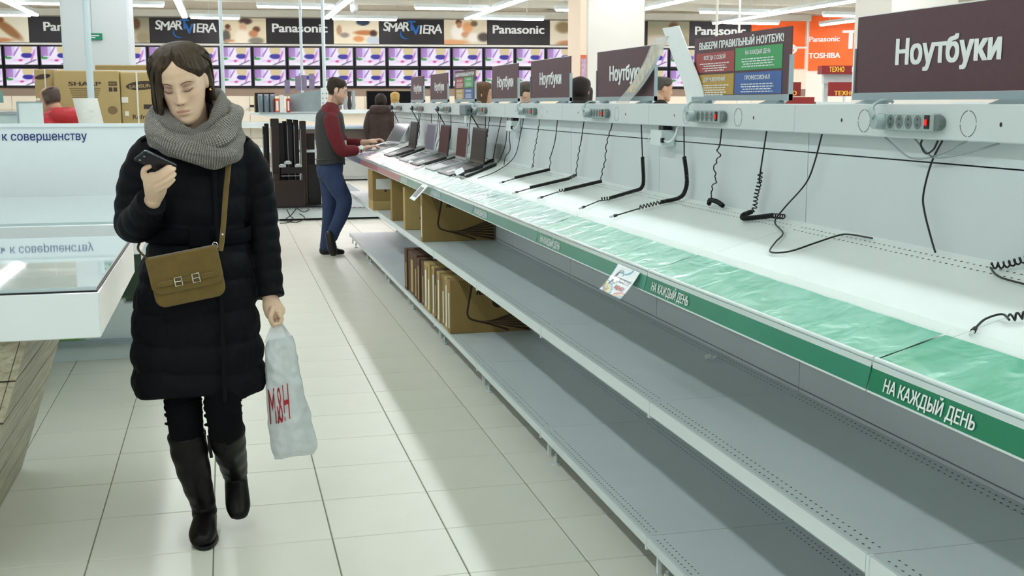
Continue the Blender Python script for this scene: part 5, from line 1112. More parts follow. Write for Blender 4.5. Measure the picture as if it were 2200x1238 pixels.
def hair_mat(name, rgb, light):
    if name in MATS: return MATS[name]
    m = mat(name, rgb, .58, spec=.3); nt = m.node_tree; N = nt.nodes; L = nt.links; b = N['Principled BSDF']
    tc = N.new('ShaderNodeTexCoord'); mp = N.new('ShaderNodeMapping'); mp.inputs['Scale'].default_value = (130, 2.2, 1); L.new(tc.outputs['UV'], mp.inputs[0])
    n = N.new('ShaderNodeTexNoise'); n.inputs['Scale'].default_value = 1.2; n.inputs['Detail'].default_value = 3; L.new(mp.outputs[0], n.inputs['Vector'])
    cr = N.new('ShaderNodeValToRGB'); cr.color_ramp.elements[0].position = .3; cr.color_ramp.elements[0].color = lin(rgb); cr.color_ramp.elements[1].position = .75; cr.color_ramp.elements[1].color = lin(light)
    L.new(n.outputs['Fac'], cr.inputs[0]); L.new(cr.outputs[0], b.inputs['Base Color'])
    bp = N.new('ShaderNodeBump'); bp.inputs['Strength'].default_value = .5; bp.inputs['Distance'].default_value = .004; L.new(n.outputs['Fac'], bp.inputs['Height']); L.new(bp.outputs[0], b.inputs['Normal']); return m
def finger(mb, pts, r): limb(mb, [(p, r * k) for p, k in zip(pts, (1.08, 1.0, .93, .8))], 12, 4)

# ---------------------------------------------------------------- the woman with phone
pw = thing('person', 'woman in long navy quilted coat and grey knitted scarf looking at her phone', 'person', (-0.10, 3.95, 0))
HW = Matrix.Translation((-0.123, 3.945, 1.566)) @ Matrix.Rotation(R(-12), 4, 'Z') @ Matrix.Rotation(R(-7), 4, 'Y') @ Matrix.Rotation(R(22), 4, 'X')
mb = MB(); add_head(mb, HW)
limb(mb, [((-.108, 3.985, 1.52), (.05, .052)), ((-.098, 4.0, 1.44), (.05, .05)), ((-.09, 4.01, 1.36), (.055, .06)), ((-.09, 4.01, 1.30), (.065, .11))])
limb(mb, [((-.09, 4.01, 1.28), (.08, .14)), ((-.09, 4.0, 1.2), (.09, .14)), ((-.10, 4.0, 1.06), (.09, .125)), ((-.11, 4.0, .9), (.11, .15)), ((-.115, 4.0, .80), (.09, .15))], up=(0, 1, 0))
limb(mb, [((-.235, 4.02, 1.315), .045), ((-.285, 4.02, 1.23), .045), ((-.298, 3.985, 1.115), .038), ((-.262, 3.88, 1.15), .034), ((-.226, 3.80, 1.195), .026)])
limb(mb, [((.045, 4.02, 1.315), .045), ((.095, 4.05, 1.22), .045), ((.11, 4.06, 1.09), .038), ((.12, 4.02, .96), .034), ((.132, 3.98, .835), .026)])
# right hand behind the phone
limb(mb, [((-.224, 3.797, 1.20), (.021, .027)), ((-.217, 3.762, 1.225), (.019, .034)), ((-.213, 3.735, 1.250), (.018, .038)), ((-.207, 3.722, 1.268), (.014, .034))], 16, 5, up=(0, 1, .2))
for a in ([(-.226, 3.727, 1.272), (-.197, 3.708, 1.286), (-.172, 3.704, 1.303), (-.158, 3.712, 1.311)], [(-.220, 3.724, 1.256), (-.190, 3.703, 1.272), (-.166, 3.700, 1.290), (-.153, 3.710, 1.298)],
          [(-.213, 3.726, 1.242), (-.184, 3.706, 1.257), (-.163, 3.704, 1.272), (-.153, 3.714, 1.281)], [(-.206, 3.732, 1.232), (-.182, 3.714, 1.243), (-.166, 3.712, 1.256), (-.158, 3.72, 1.263)]): finger(mb, a, .0088)
finger(mb, [(-.232, 3.755, 1.245), (-.246, 3.732, 1.272), (-.243, 3.716, 1.296), (-.226, 3.708, 1.306)], .0098)
# left hand closed round the bag handles
limb(mb, [((.133, 3.985, .84), (.024, .026)), ((.140, 3.975, .805), (.022, .034)), ((.150, 3.968, .782), (.019, .037))], 16, 5, up=(0, 1, 0))
for k in range(4): finger(mb, [(.160, 3.945 + .018 * k, .782), (.169, 3.944 + .018 * k, .765), (.160, 3.945 + .017 * k, .746), (.147, 3.948 + .016 * k, .750)], .0085)
finger(mb, [(.140, 3.945, .80), (.131, 3.932, .776), (.135, 3.934, .756), (.141, 3.94, .742)], .0095)
# legs
limb(mb, [((-.18, 3.99, .84), .075), ((-.172, 3.965, .62), .052), ((-.166, 3.93, .44), .042), ((-.152, 3.95, .28), .038), ((-.12, 4.0, .10), .028), ((-.117, 4.0, .06), .026)])
limb(mb, [((-.06, 3.99, .84), .075), ((-.045, 3.945, .64), .052), ((-.036, 3.885, .45), .042), ((-.026, 3.94, .33), .036), ((-.010, 4.055, .19), .024), ((-.006, 4.06, .165), .022)])
limb(mb, [((-.117, 4.0, .05), .022), ((-.12, 3.92, .04), (.018, .025)), ((-.124, 3.87, .032), (.013, .022))])
limb(mb, [((-.006, 4.06, .16), .022), ((-.004, 4.02, .12), (.02, .024)), ((-.003, 3.99, .095), (.014, .02))])
SKW = (226, 194, 164)
body = melt(mb, 'body', M_skin, pw, .0031, 2, head_paint(HW, SKW, (198, 146, 130)))
M_brow = mat('brow_hair', (112, 88, 68), .7); M_lash = mat('lash', (70, 50, 42), .6)
for s in (-1, 1):
    face_line(HW, [(s * .013, .0225), (s * .026, .0295), (s * .040, .0285), (s * .051, .021)], .0017, M_brow, 'eyebrow', body)
    face_line(HW, [(s * .0165, .004), (s * .024, .0005), (s * .033, -.0005), (s * .042, .003), (s * .047, .006)], .0013, M_lash, 'eyelashes', body)
    face_line(HW, [(s * .018, .013), (s * .031, .0175), (s * .043, .0135)], .0006, mat('lid_crease', (166, 128, 108), .6), 'eyelid_crease', body)
face_line(HW, [(-.022, -.0655), (-.010, -.0645), (0, -.0655), (.010, -.0645), (.022, -.0655)], .0011, mat('mouth_line', (110, 54, 52), .6), 'mouth_line', body)
for s in (-1, 1): face_line(HW, [(s * .004, -.0405), (s * .008, -.0395), (s * .011, -.038)], .0016, mat('nostril', (110, 70, 60), .7), 'nostril', body, lift=-.0004)
MB().cyl(HW @ Vector((.080, .006, -.034)), HW @ Vector((.082, .002, -.040)), .004, 8).obj('earring', mat('gold', (220, 180, 90), .2, metal=1), body)
# hair
def sst(a, b, x): t = max(0, min(1, (x - a) / (b - a))); return t * t * (3 - 2 * t)
def ze_w(ph):
    d = math.degrees(ph)
    v_ = .098 - .0011 * abs(d)
    if d < 0: k = sst(30, 60, -d); return v_ - (v_ + .104) * k
    k = sst(44, 74, d); e = sst(88, 108, d); return max(v_, .03) - .006 * k - (.125) * e
def off_w(ph, z):
    d = abs(math.degrees(ph)); s = .012 + .010 * G(d - 100, 60) * (1 if z < .09 else .6); s += .013 * max(0, min(1, (.02 - z) / .1)) * (1 if ph < 0 else .7)
    if ph < 0: s += .012 * G(z + .055, .045) * G(d - 85, 45)
    if d < 28: s *= .75
    if z > .06: s -= .009 * G(math.degrees(ph) - 3, 3.5)
    return s
random.seed(21)
M_hair = hair_mat('brown_hair', (34, 26, 20), (86, 70, 52))
mb = MB(); hair_shell(mb, ze_w, off_w, HW, 220, 46, .004)
hr = mb.obj('hair', M_hair, pw)
for k in range(26):   # loose locks lying over the bob, they give it strands
    sd = -1 if k % 2 else 1; d0 = R(sd * random.uniform(56, 150)) if sd < 0 else R(random.uniform(112, 165)); pts = []
    for j in range(9):
        t = j / 8; z = .118 - .215 * t; ph = d0 * (0.55 + .45 * min(1, t * 2.2)); a, F, B = htab(max(z, -.055)); dd = (F + B) / 2; yc = (B - F) / 2; o = off_w(ph, z) + .002
        pts.append(HW @ Vector(((a + o) * math.sin(ph), yc - (dd + o) * math.cos(ph), z + .008 * (1 - t))))
    lk = MB(); lk.tube(smooth_path(pts, 3), [(.0035 * math.sin(math.pi * min(.97, .08 + i / 25)), .010 * math.sin(math.pi * min(.97, .08 + i / 25))) for i in range(25)], 6); lk.uv = [(k * .037 + (q % 6) * .012, (q // 6) / 24.) for q in range(len(lk.v))]; lk.obj('lock', M_hair, hr)
# quilted coat
M_coat = mat('navy_quilt', (8, 10, 16), .7, vary=.18, vscale=14, bump=.25, bscale=26, spec=.18)
CT = [(.520, -.115, 4.0, .226, .165), (.62, -.118, 4.0, .222, .165), (.80, -.118, 4.0, .208, .158), (.95, -.108, 4.0, .185, .148), (1.07, -.098, 4.0, .160, .128), (1.18, -.095, 4.0, .172, .135), (1.27, -.092, 4.005, .185, .13), (1.335, -.092, 4.01, .180, .115), (1.375, -.09, 4.01, .135, .095), (1.40, -.09, 4.01, .09, .085)]
rings = []; nth = 96
SEAMS = [.515, .605, .70, .805, .91, 1.0, 1.045, 1.10, 1.19, 1.28, 1.36, 1.42]
for j in range(151):
    z = .520 + .880 * j / 150
    for i in range(len(CT) - 1):
        if z <= CT[i + 1][0] + 1e-9:
            A_, B_ = CT[i], CT[i + 1]; f = (z - A_[0]) / (B_[0] - A_[0]); cx, cy, a, b = [p + (q - p) * f for p, q in zip(A_[1:], B_[1:])]; break
    for q in range(len(SEAMS) - 1):
        if SEAMS[q] <= z <= SEAMS[q + 1]: fr = (z - SEAMS[q]) / (SEAMS[q + 1] - SEAMS[q]); sg = q
    puff = (abs(math.sin(math.pi * fr)) ** .55) * (.016 if z < 1.0 else .008)
    r = []
    for i in range(nth):
        th = 2 * math.pi * i / nth; wr = .004 * hum(th * 3.1, z * 18) + .0035 * hum(th * 9 + sg * 3, z * 30)
        if z < .8: wr += .010 * (.8 - z) / .3 * math.sin(th * 5 + 1.0) * .6
        zz = z + (.010 * math.sin(th * 3 + .4) + .006 * math.sin(th * 8)) * (1 if z < .56 else max(0, 1 - (z - .56) / .1)) + .006 * math.sin(th * 2 + sg)
        r.append(Vector((cx + (a - .012 + puff + wr) * math.cos(th), cy + (b - .012 + puff + wr) * math.sin(th), zz)))
    rings.append(r)
mb = MB(); mb.loft(rings, cap=True)
def sleeve(mb, pts, n=26, per=12, amp=.006, pitch=.055):
    P = smooth_path([p[0] for p in pts], per); rr = smooth_path([Vector((p[1], p[1], 0)) for p in pts], per); s = 0; rad = []
    for i, p in enumerate(P):
        if i: s += (p - P[i - 1]).length
        rad.append(rr[i].x + amp * (abs(math.sin(math.pi * s / pitch)) ** .6 - .5))
    rg = tube_rings(P, rad, n)
    for i, r in enumerate(rg):
        c = P[i]
        for k in range(n): r[k] = c + (r[k] - c) * (1 + .05 * hum(k * .5, i * .35, pts[0][0][0] * 9))
    mb.loft(rg, cap=True); mb.ball(P[0], (rad[0], rad[0], rad[0]), 18, 12)
sleeve(mb, [((-.235, 4.015, 1.335), .066), ((-.272, 4.02, 1.26), .068), ((-.297, 4.01, 1.17), .064), ((-.303, 3.975, 1.10), .060), ((-.280, 3.91, 1.115), .058), ((-.252, 3.85, 1.155), .052), ((-.232, 3.81, 1.188), .047)])
sleeve(mb, [((.045, 4.015, 1.335), .066), ((.083, 4.035, 1.26), .067), ((.106, 4.05, 1.16), .062), ((.115, 4.055, 1.07), .058), ((.122, 4.035, .98), .055), ((.129, 4.005, .89), .050), ((.134, 3.985, .835), .047)])
coat = melt(mb, 'coat', M_coat, pw, .0055, 2)
mb = MB(); rr = []
for th in range(40):
    a = 2 * math.pi * th / 40; c = Vector((-.098 + .167 * math.cos(a), 4.0 + .135 * math.sin(a), 1.062 + .004 * math.sin(a * 2))); o = Vector((math.cos(a), math.sin(a), 0)); rr.append([c + o * .004 + UP * .026, c + o * .010 + UP * .02, c + o * .010 - UP * .02, c + o * .004 - UP * .026, c - o * .01])
mb.loft(rr, loop=True, cap=False); bl = mb.obj('belt', mat('navy_belt', (8, 10, 15), .75, spec=.1), coat)
MB().box(-.125, -.055, 3.845, 3.866, 1.03, 1.092, .006).obj('belt_knot', mat('navy_belt'), coat)
MB().tube(smooth_path([(-.035, 3.868, 1.28), (-.035, 3.862, 1.12), (-.03, 3.846, .95), (-.03, 3.828, .78), (-.03, 3.818, .62), (-.03, 3.82, .51)], 8), (.005, .009), 6).obj('front_seam', M_coat, coat)
for x0, x1 in ((-.262, -.20), (.015, .075)):
    s = -1 if x0 < -.1 else 1; xm = (x0 + x1) / 2
    e = MB(); e.M = Matrix.Translation((xm, 3.985, 1.392 - .0)) @ Matrix.Rotation(s * R(22), 4, 'Y'); e.box(-.04, .04, -.018, .018, -.004, .006, .003); ep = e.obj('epaulette', M_coat, coat); MB().cyl((xm - s * .02, 3.972, 1.402), (xm - s * .02, 3.969, 1.406), .006, 10).obj('button', mat('dark_button', (60, 60, 62), .2), ep)
mb = MB(); mb.tube(smooth_path([(-.245, 3.83, 1.175), (-.232, 3.808, 1.19)], 4), .049, 20); mb.obj('cuff', M_coat, coat)
# knitted scarf: two draped loops
def knit(name, rgb):
    m = mat(name, rgb, .9); nt = m.node_tree; N = nt.nodes; L = nt.links; b = N['Principled BSDF']; b.inputs['Sheen Weight'].default_value = .2
    uv = N.new('ShaderNodeUVMap'); sx = N.new('ShaderNodeSeparateXYZ'); L.new(uv.outputs[0], sx.inputs[0])
    def mth(op, a, bb=None, v=None):
        n = N.new('ShaderNodeMath'); n.operation = op; L.new(a, n.inputs[0])
        if bb is not None: L.new(bb, n.inputs[1])
        if v is not None: n.inputs[1].default_value = v
        return n.outputs[0]
    cols = mth('MULTIPLY', sx.outputs[1], v=6.2832); rows = mth('MULTIPLY', sx.outputs[0], v=6.2832)
    c1 = mth('SINE', cols); zig = mth('MULTIPLY', mth('ABSOLUTE', c1), v=2.2); r1 = mth('SINE', mth('ADD', rows, zig)); hgt = mth('ADD', mth('MULTIPLY', mth('ABSOLUTE', c1), v=.6), mth('MULTIPLY', r1, v=.5))
    cr = N.new('ShaderNodeValToRGB'); cr.color_ramp.elements[0].position = 0.0; cr.color_ramp.elements[0].color = lin((96, 92, 88)); cr.color_ramp.elements[1].position = .9; cr.color_ramp.elements[1].color = lin(rgb); L.new(hgt, cr.inputs[0]); L.new(cr.outputs[0], b.inputs['Base Color'])
    bp = N.new('ShaderNodeBump'); bp.inputs['Strength'].default_value = 1.0; bp.inputs['Distance'].default_value = .006; L.new(hgt, bp.inputs['Height']); L.new(bp.outputs[0], b.inputs['Normal']); return m
M_knit = knit('grey_knit', (196, 188, 178))
def scarf_loop(name, pts, ra, fold, seed, par):
    P = smooth_path(pts, 12, closed=True); k = len(P); n = 40; ctr = sum(P, Vector()) / k; rings = []; mb = MB(); uv = []
    for i, p in enumerate(P):
        T = (P[(i + 1) % k] - P[i - 1]).normalized(); out = (p - ctr); out.z = 0; out = (out - T * out.dot(T)).normalized(); upv = T.cross(out); upv = upv if upv.z > 0 else -upv
        w, h = ra(i / k); r = []
        for j in range(n):
            a = 2 * math.pi * j / n; f = 1 + fold * (math.sin(3 * a + 5 * i / k * 6.283 + seed) * .5 + hum(a * 1.6 + seed, i / k * 9)) 
            r.append(p + out * (w * f * math.cos(a)) + upv * (h * f * math.sin(a))); uv.append((i * 1.15, j * .62))
        rings.append(r)
    mb.loft(rings, loop=True, cap=False); mb.uv = uv; return mb.obj(name, M_knit, par)
sc = scarf_loop('scarf', [(-.09, 4.10, 1.475), (-.19, 4.05, 1.455), (-.215, 3.96, 1.42), (-.18, 3.875, 1.382), (-.10, 3.84, 1.352), (-.015, 3.85, 1.372), (.030, 3.93, 1.435), (.010, 4.04, 1.478)], lambda t: (.034, .044 + .010 * math.sin(6.28 * t * 2)), .24, 0, pw)
scarf_loop('scarf_fold', [(-.09, 4.09, 1.42), (-.20, 4.04, 1.41), (-.212, 3.95, 1.395), (-.165, 3.86, 1.365), (-.07, 3.822, 1.335), (.008, 3.84, 1.335), (.034, 3.93, 1.375), (.012, 4.04, 1.415)], lambda t: (.034, .036), .22, 2.1, sc)
scarf_loop('scarf_collar', [(-.10, 4.075, 1.515), (-.178, 4.02, 1.492), (-.188, 3.95, 1.455), (-.155, 3.89, 1.41), (-.09, 3.873, 1.385), (-.03, 3.885, 1.418), (-.004, 3.95, 1.485), (-.025, 4.03, 1.518)], lambda t: (.024, .034), .2, 4.0, sc)
# trousers and boots
M_trou = mat('black_denim', (8, 8, 12), .9, spec=.15, bump=.3, bscale=60); M_boot = mat('black_leather', (15, 12, 11), .42, bump=.25, bscale=22, vary=.2, vscale=20, spec=.25)
mb = MB(); limb(mb, [((-.178, 3.975, .62), .062), ((-.172, 3.95, .54), .062), ((-.166, 3.925, .44), .060), ((-.162, 3.93, .36), .056)], 24); limb(mb, [((-.048, 3.955, .62), .060), ((-.042, 3.915, .55), .060), ((-.036, 3.865, .46), .060), ((-.030, 3.90, .38), .056)], 24)
tr = melt(mb, 'trousers', M_trou, pw, .007, 2)
for k in range(4):
    for (x, y) in ((-.17, 3.935), (-.039, 3.89)): MB().tube([Vector((x + .060 * math.cos(a), y + .060 * math.sin(a), .42 + .026 * k + .008 * math.sin(a * 2 + k))) for a in [2 * math.pi * i / 20 for i in range(20)]], (.005, .005), 6, closed=True).obj('wrinkle', M_trou, tr)
def boot(pts, foot, name):
    mb = MB(); P = smooth_path([p[0] for p in pts], 10); rr = smooth_path([Vector((p[1], p[1], 0)) for p in pts], 10); rg = tube_rings(P, [v.x for v in rr], 28)
    for i, r in enumerate(rg):
        for k in range(28): r[k] = P[i] + (r[k] - P[i]) * (1 + .035 * hum(k * .45, i * .30, len(name)) + .02 * math.sin(i * .9))
    mb.loft(rg, cap=True); limb(mb, foot, 24, 6); return melt(mb, name, M_boot, pw, .005, 2)
b1 = boot([((-.164, 3.93, .385), .064), ((-.155, 3.945, .30), .062), ((-.138, 3.975, .19), .052), ((-.122, 4.0, .11), .044), ((-.118, 4.005, .06), .043)], [((-.116, 4.025, .045), (.042, .040)), ((-.119, 3.96, .046), (.042, .043)), ((-.124, 3.89, .037), (.034, .047)), ((-.127, 3.845, .031), (.027, .040))], 'boot')
MB().prism([(-.117 + .046 * math.cos(a) * (1 if math.sin(a) < 0 else .9), (3.93 + (.118 if math.sin(a) < 0 else .125) * math.sin(a)), .001) for a in [2 * math.pi * i / 28 for i in range(28)]], (0, 0, .013)).obj('sole', M_black, b1)
b2 = boot([((-.030, 3.895, .400), .062), ((-.024, 3.945, .325), .058), ((-.014, 4.02, .24), .050), ((-.008, 4.06, .185), .044)], [((-.006, 4.075, .165), (.040, .040)), ((-.004, 4.03, .125), (.042, .042)), ((-.002, 3.985, .092), (.034, .043)), ((-.001, 3.962, .075), (.027, .037))], 'boot')
MB().tube([(-.09, 3.90, .38), (-.088, 3.895, .34), (-.084, 3.9, .30)], (.003, .006), 5).obj('pull_strap', M_boot, b2)

# phone in her hand
t = thing('mobile_phone', 'black mobile phone held up in the woman\'s right hand', 'phone', (-.21, 3.70, 1.30))
_z = Vector((-.80, -.42, .43)).normalized(); _y = Vector((.10, .60, .75)); _y = (_y - _z * _y.dot(_z)).normalized(); _x = _y.cross(_z)
PM = Matrix.Translation((-.208, 3.706, 1.318)) @ Matrix((( _x.x, _y.x, _z.x, 0), (_x.y, _y.y, _z.y, 0), (_x.z, _y.z, _z.z, 0), (0, 0, 0, 1)))
mb = MB(); mb.M = PM; mb.box(-.031, .031, -.006, .006, -.058, .058, .004); ph = mb.obj('case', mat('phone_case', (24, 28, 36), .3), t)
mb = MB(); mb.M = PM; mb.box(-.028, .028, .006, .0068, -.050, .050); mb.obj('screen', M_blackgloss, ph)
for dx in (-.012, .012): mb = MB(); mb.M = PM; mb.cyl((dx, -.006, .046), (dx, -.0075, .046), .0035, 10); mb.obj('lens', M_chrome, ph)

# olive handbag with strap
M_bag = mat('olive_suede', (106, 86, 36), .85, vary=.10, vscale=30, bump=.15, bscale=140, sheen=.3); M_bagd = mat('olive_edge', (84, 64, 28), .7)
t = thing('handbag', 'olive brown suede shoulder bag with two buckles on the woman\'s front', 'handbag', (-.135, 3.80, .85))
BU = Vector((.985, .02, .17)).normalized(); BV = Vector((-.17, -.03, .985)).normalized(); BN_ = BU.cross(BV); BO = Vector((-.134, 3.815, .942))
def bp(u, v, n=0.0): return BO + BU * u + BV * v - BN_ * n * -1
def rr_poly(w, h, r, top_r=.006, n=6):
    pts = []
    for cx, cy, rad, a0 in ((w - r, -h + r, r, -90), (w - top_r, h - top_r, top_r, 0), (-w + top_r, h - top_r, top_r, 90), (-w + r, -h + r, r, 180)):
        for i in range(n + 1): a = R(a0 + 90 * i / n); pts.append((cx + rad * math.cos(a), cy + rad * math.sin(a)))
    return pts
def slab(w, h, r, n0, n1, m, name, par, dv=0.0, du=0.0):
    pts = rr_poly(w, h, r); ins = rr_poly(w - .004, h - .004, r)
    mb = MB(); mb.loft([[bp(u + du, v + dv, n0) for u, v in ins], [bp(u + du, v + dv, n0 + .004) for u, v in pts], [bp(u + du, v + dv, n1 - .004) for u, v in pts], [bp(u + du, v + dv, n1) for u, v in ins]], cap=True, smooth=False); return mb.obj(name, m, par)
bb = slab(.112, .082, .032, -.062 + .03, .024, M_bag, 'bag_body', t)
fl_ = slab(.114, .062, .030, .022, .032, M_bag, 'flap', t, dv=.024)
slab(.113, .063, .030, .0195, .0225, M_bagd, 'flap_edge', t, dv=.0225)
MB().prism([bp(u, v, .032) for u, v in ((-.090, -.011), (.090, -.011), (.096, -.004), (.090, .004), (-.090, .004), (-.096, -.004))], -BN_ * -.004).obj('belt_tab', M_bag, fl_)
for s in (-1, 1):
    u0 = s * .028; q = [bp(u0 + a, b - .0035, .039) for a, b in ((-.011, -.014), (.011, -.014), (.011, .014), (-.011, .014))]
    bk = MB().tube(q, .0024, 6, closed=True, smooth=False).obj('buckle', M_chrome, fl_); MB().tube([bp(u0 + s * .011, -.0035, .039), bp(u0 - s * .008, -.0035, .040)], .0018, 6).obj('prong', M_chrome, bk)
    MB().prism([bp(s * (.045 + a), b - .0035, .036) for a, b in ((0, -.008), (.045, -.007), (.053, 0), (.045, .007), (0, .008))][::(1 if s > 0 else -1)], -BN_ * -.003).obj('tab', M_bag, fl_)
sp = smooth_path([(-.026, 3.822, 1.022), (-.020, 3.832, 1.05), (-.011, 3.840, 1.12), (-.002, 3.846, 1.20), (.010, 3.862, 1.29), (.02, 3.90, 1.36), (-.01, 4.0, 1.41), (-.09, 4.06, 1.42)], 8); MB().tube(sp, (.0025, .0085), 8, up=(0, -1, 0)).obj('strap', M_bag, t)
sp = smooth_path([bp(-.106, .078, -.01), (-.285, 3.87, 1.03), (-.28, 3.98, 1.05)], 8); MB().tube(sp, (.0025, .0045), 6).obj('strap_end', M_bagd, t)
MB().tube([bp(.108 + .008 * math.cos(a), .082 + .011 * math.sin(a), .004) for a in [2 * math.pi * i / 14 for i in range(14)]], .0022, 6, closed=True).obj('ring', M_chrome, t); MB().cyl(Vector((-.0165, 3.836, 1.075)), Vector((-.0165, 3.831, 1.075)), .0035, 8).obj('rivet', M_chrome, t)

# plastic carrier bag
M_poly = mat('translucent_polythene', (214, 222, 224), .2, alpha=.66, bump=.35, bscale=26, vary=.05, vscale=20)
t = thing('carrier_bag', 'crumpled translucent white carrier bag with red print in the woman\'s left hand', 'bag', (.19, 3.97, .25))
def cb(u, z, s):
    """silhouette: left and right edge by height, thickness profile"""
    K = [(0.262, .130, .268, .012), (.30, .118, .280, .05), (.40, .110, .262, .062), (.50, .108, .238, .055), (.60, .108, .222, .042), (.66, .110, .215, .026), (.695, .120, .205, .012)]
    l, r, th = interp(K, z); x = l + (r - l) * (.5 - .5 * math.cos(u)); y = 3.965 + s * th * abs(math.sin(u)) ** .8; w = .014 * hum(x * 22, z * 14, s * 3) + .010 * hum(x * 48 + z * 30, z * 34 - x * 20, s); return Vector((x + .004 * hum(z * 30, s), y + w, z + .008 * hum(x * 12, s) + .035 * (x - .2) * (1 - min(1, (z - .262) / .2))))
rg = []
for j in range(46):
    z = .262 + .433 * j / 45; rg.append([cb(math.pi * i / 26, z, -1) for i in range(27)] + [cb(math.pi * i / 26, z, 1) for i in range(25, 0, -1)])
mb = MB(); mb.loft(rg, cap=False); n_ = len(rg[0]); mb.add(rg[0], [tuple(range(n_))], True); bagb = mb.obj('bag_body', M_poly, t)
M_poly2 = mat('white_polythene', (232, 236, 236), .3, alpha=.9)
for s in (-1, 1):
    rg = []
    for k in range(13):
        f = k / 12; z = .68 + .085 * f; w = .034 * (1 - f) + .007; xc = .152 + .008 * (1 - f) + .012 * s * (1 - f); rg.append([Vector((xc - w, 3.966 + s * .006 * (1 - f), z)), Vector((xc, 3.966 + s * .012 - .004 * math.sin(k), z)), Vector((xc + w, 3.966 + s * .006 * (1 - f), z))])
    mb = MB(); mb.loft(rg, closed=False, cap=False); mb.obj('handle', M_poly2, t)
def bagpt(x, z):
    K = [(0.262, .130, .268, .012), (.30, .118, .280, .05), (.40, .110, .262, .062), (.50, .108, .238, .055), (.60, .108, .222, .042), (.66, .110, .215, .026), (.695, .120, .205, .012)]
    l, r, th = interp(K, z); q = max(-1, min(1, 1 - 2 * (x - l) / (r - l))); u_ = math.acos(q); return cb(u_, z, -1)
vs, fs, x0, x1, ch = text_shape('H&M', 0, .15)
mb = MB(); pts = []
for (u_, v_) in [(p[0], p[1]) for p in vs]:
    uu = (u_ - x0) / (x1 - x0); q = bagpt(.184 - .070 * uu, .418 + .125 * (v_ / ch) - .02 * uu); pts.append(q + Vector((0, -.009, 0)))
mb.add(pts, [f[::-1] for f in fs]); mb.obj('red_print', mat('red_ink', (170, 24, 36), .5), bagb)
# ---------------------------------------------------------------- the man in waistcoat working at a notebook (faces +X)
pm = thing('person', 'man in red shirt, dark waistcoat and jeans typing on a display notebook', 'person', (1.0, 11.3, 0))
HM = Matrix.Translation((1.075, 11.30, 1.615)) @ Matrix.Rotation(R(90), 4, 'Z') @ Matrix.Rotation(R(17), 4, 'X')
mb = MB(); add_head(mb, HM)
limb(mb, [((1.05, 11.3, 1.56), (.055, .057)), ((1.035, 11.3, 1.48), (.056, .056)), ((1.02, 11.3, 1.42), (.065, .06)), ((1.01, 11.3, 1.36), (.11, .075))])
limb(mb, [((1.01, 11.3, 1.32), (.08, .14)), ((1.0, 11.3, 1.22), (.10, .15)), ((1.005, 11.3, 1.08), (.115, .15)), ((1.005, 11.3, .95), (.115, .15)), ((1.0, 11.3, .86), (.11, .14))], up=(1, 0, 0))
limb(mb, [((1.0, 11.10, 1.34), .055), ((1.02, 11.06, 1.22), .048), ((1.08, 11.05, 1.06), .042), ((1.18, 11.07, 1.05), .038), ((1.30, 11.10, 1.062), .028)])
limb(mb, [((1.02, 11.50, 1.34), .055), ((1.08, 11.53, 1.22), .048), ((1.17, 11.51, 1.10), .042), ((1.28, 11.45, 1.10), .036), ((1.38, 11.38, 1.115), .027)])
for (x, y, z, s) in ((1.30, 11.10, 1.066, 1), (1.38, 11.375, 1.118, -1)):
    limb(mb, [((x, y, z), (.022, .026)), ((x + .04, y + s * .006, z + .012), (.018, .036)), ((x + .075, y + s * .01, z + .016), (.015, .038))], 14, 5, up=(0, 0, 1))
    for k in range(4):
        q = (k - 1.5) * .019; ln = (.9, 1.05, 1.0, .8)[k]; finger(mb, [(x + .08, y + s * .01 + q, z + .018), (x + .08 + .038 * ln, y + s * .012 + q * 1.1, z + .026), (x + .08 + .066 * ln, y + s * .014 + q * 1.1, z + .012), (x + .08 + .078 * ln, y + s * .015 + q * 1.1, z - .004)], .009)
    finger(mb, [(x + .02, y + s * .03, z), (x + .045, y + s * .048, z - .004), (x + .07, y + s * .052, z - .004), (x + .088, y + s * .048, z - .006)], .0105)
limb(mb, [((.985, 11.38, .86), .085), ((.99, 11.38, .66), .068), ((.985, 11.37, .47), .05), ((.96, 11.37, .28), .045), ((.935, 11.37, .09), .034)])
limb(mb, [((.99, 11.22, .86), .085), ((1.06, 11.21, .68), .068), ((1.12, 11.20, .54), .05), ((1.06, 11.20, .38), .045), ((.985, 11.20, .20), .034)])
limb(mb, [((.925, 11.37, .05), .03), ((1.0, 11.37, .04), (.025, .034)), ((1.06, 11.37, .03), (.018, .03))])
limb(mb, [((.975, 11.19, .17), .03), ((.985, 11.18, .10), (.026, .034)), ((1.0, 11.17, .04), (.02, .03))])
def scalp_m(c, x, y, z):
    if abs(x) > .0735: return c
    h = max(0, min(1, (z - (.052 if y < -.055 else (.03 if y < -.02 else -.02 if y < .02 else -.06))) / .015)); return mixc(c, (40, 32, 26), h)
bodym = melt(mb, 'body', M_skin, pm, .006, 2, head_paint(HM, (216, 178, 152), (180, 112, 100), stubble=(130, 104, 88), scalp=scalp_m))
def ze_m(ph):
    d = abs(math.degrees(ph)); return .082 - .040 * sst(36, 62, d) - .012 * sst(62, 72, d) - .05 * sst(95, 120, d)
M_hairm = hair_mat('short_dark_hair', (28, 22, 18), (70, 56, 44))
mb = MB(); hair_shell(mb, ze_m, lambda ph, z: (.0030 + .013 * max(0, (z - .03) / .09)) * (.55 + .45 * sst(10, 60, abs(math.degrees(ph)))), HM, 120, 24, .003); mb.obj('hair', M_hairm, pm)
for s in (-1, 1):
    face_line(HM, [(s * .014, .030), (s * .030, .036), (s * .048, .028)], .003, M_brow, 'eyebrow', bodym); face_line(HM, [(s * .018, .006), (s * .032, .003), (s * .045, .007)], .0022, M_lash, 'eyelashes', bodym)
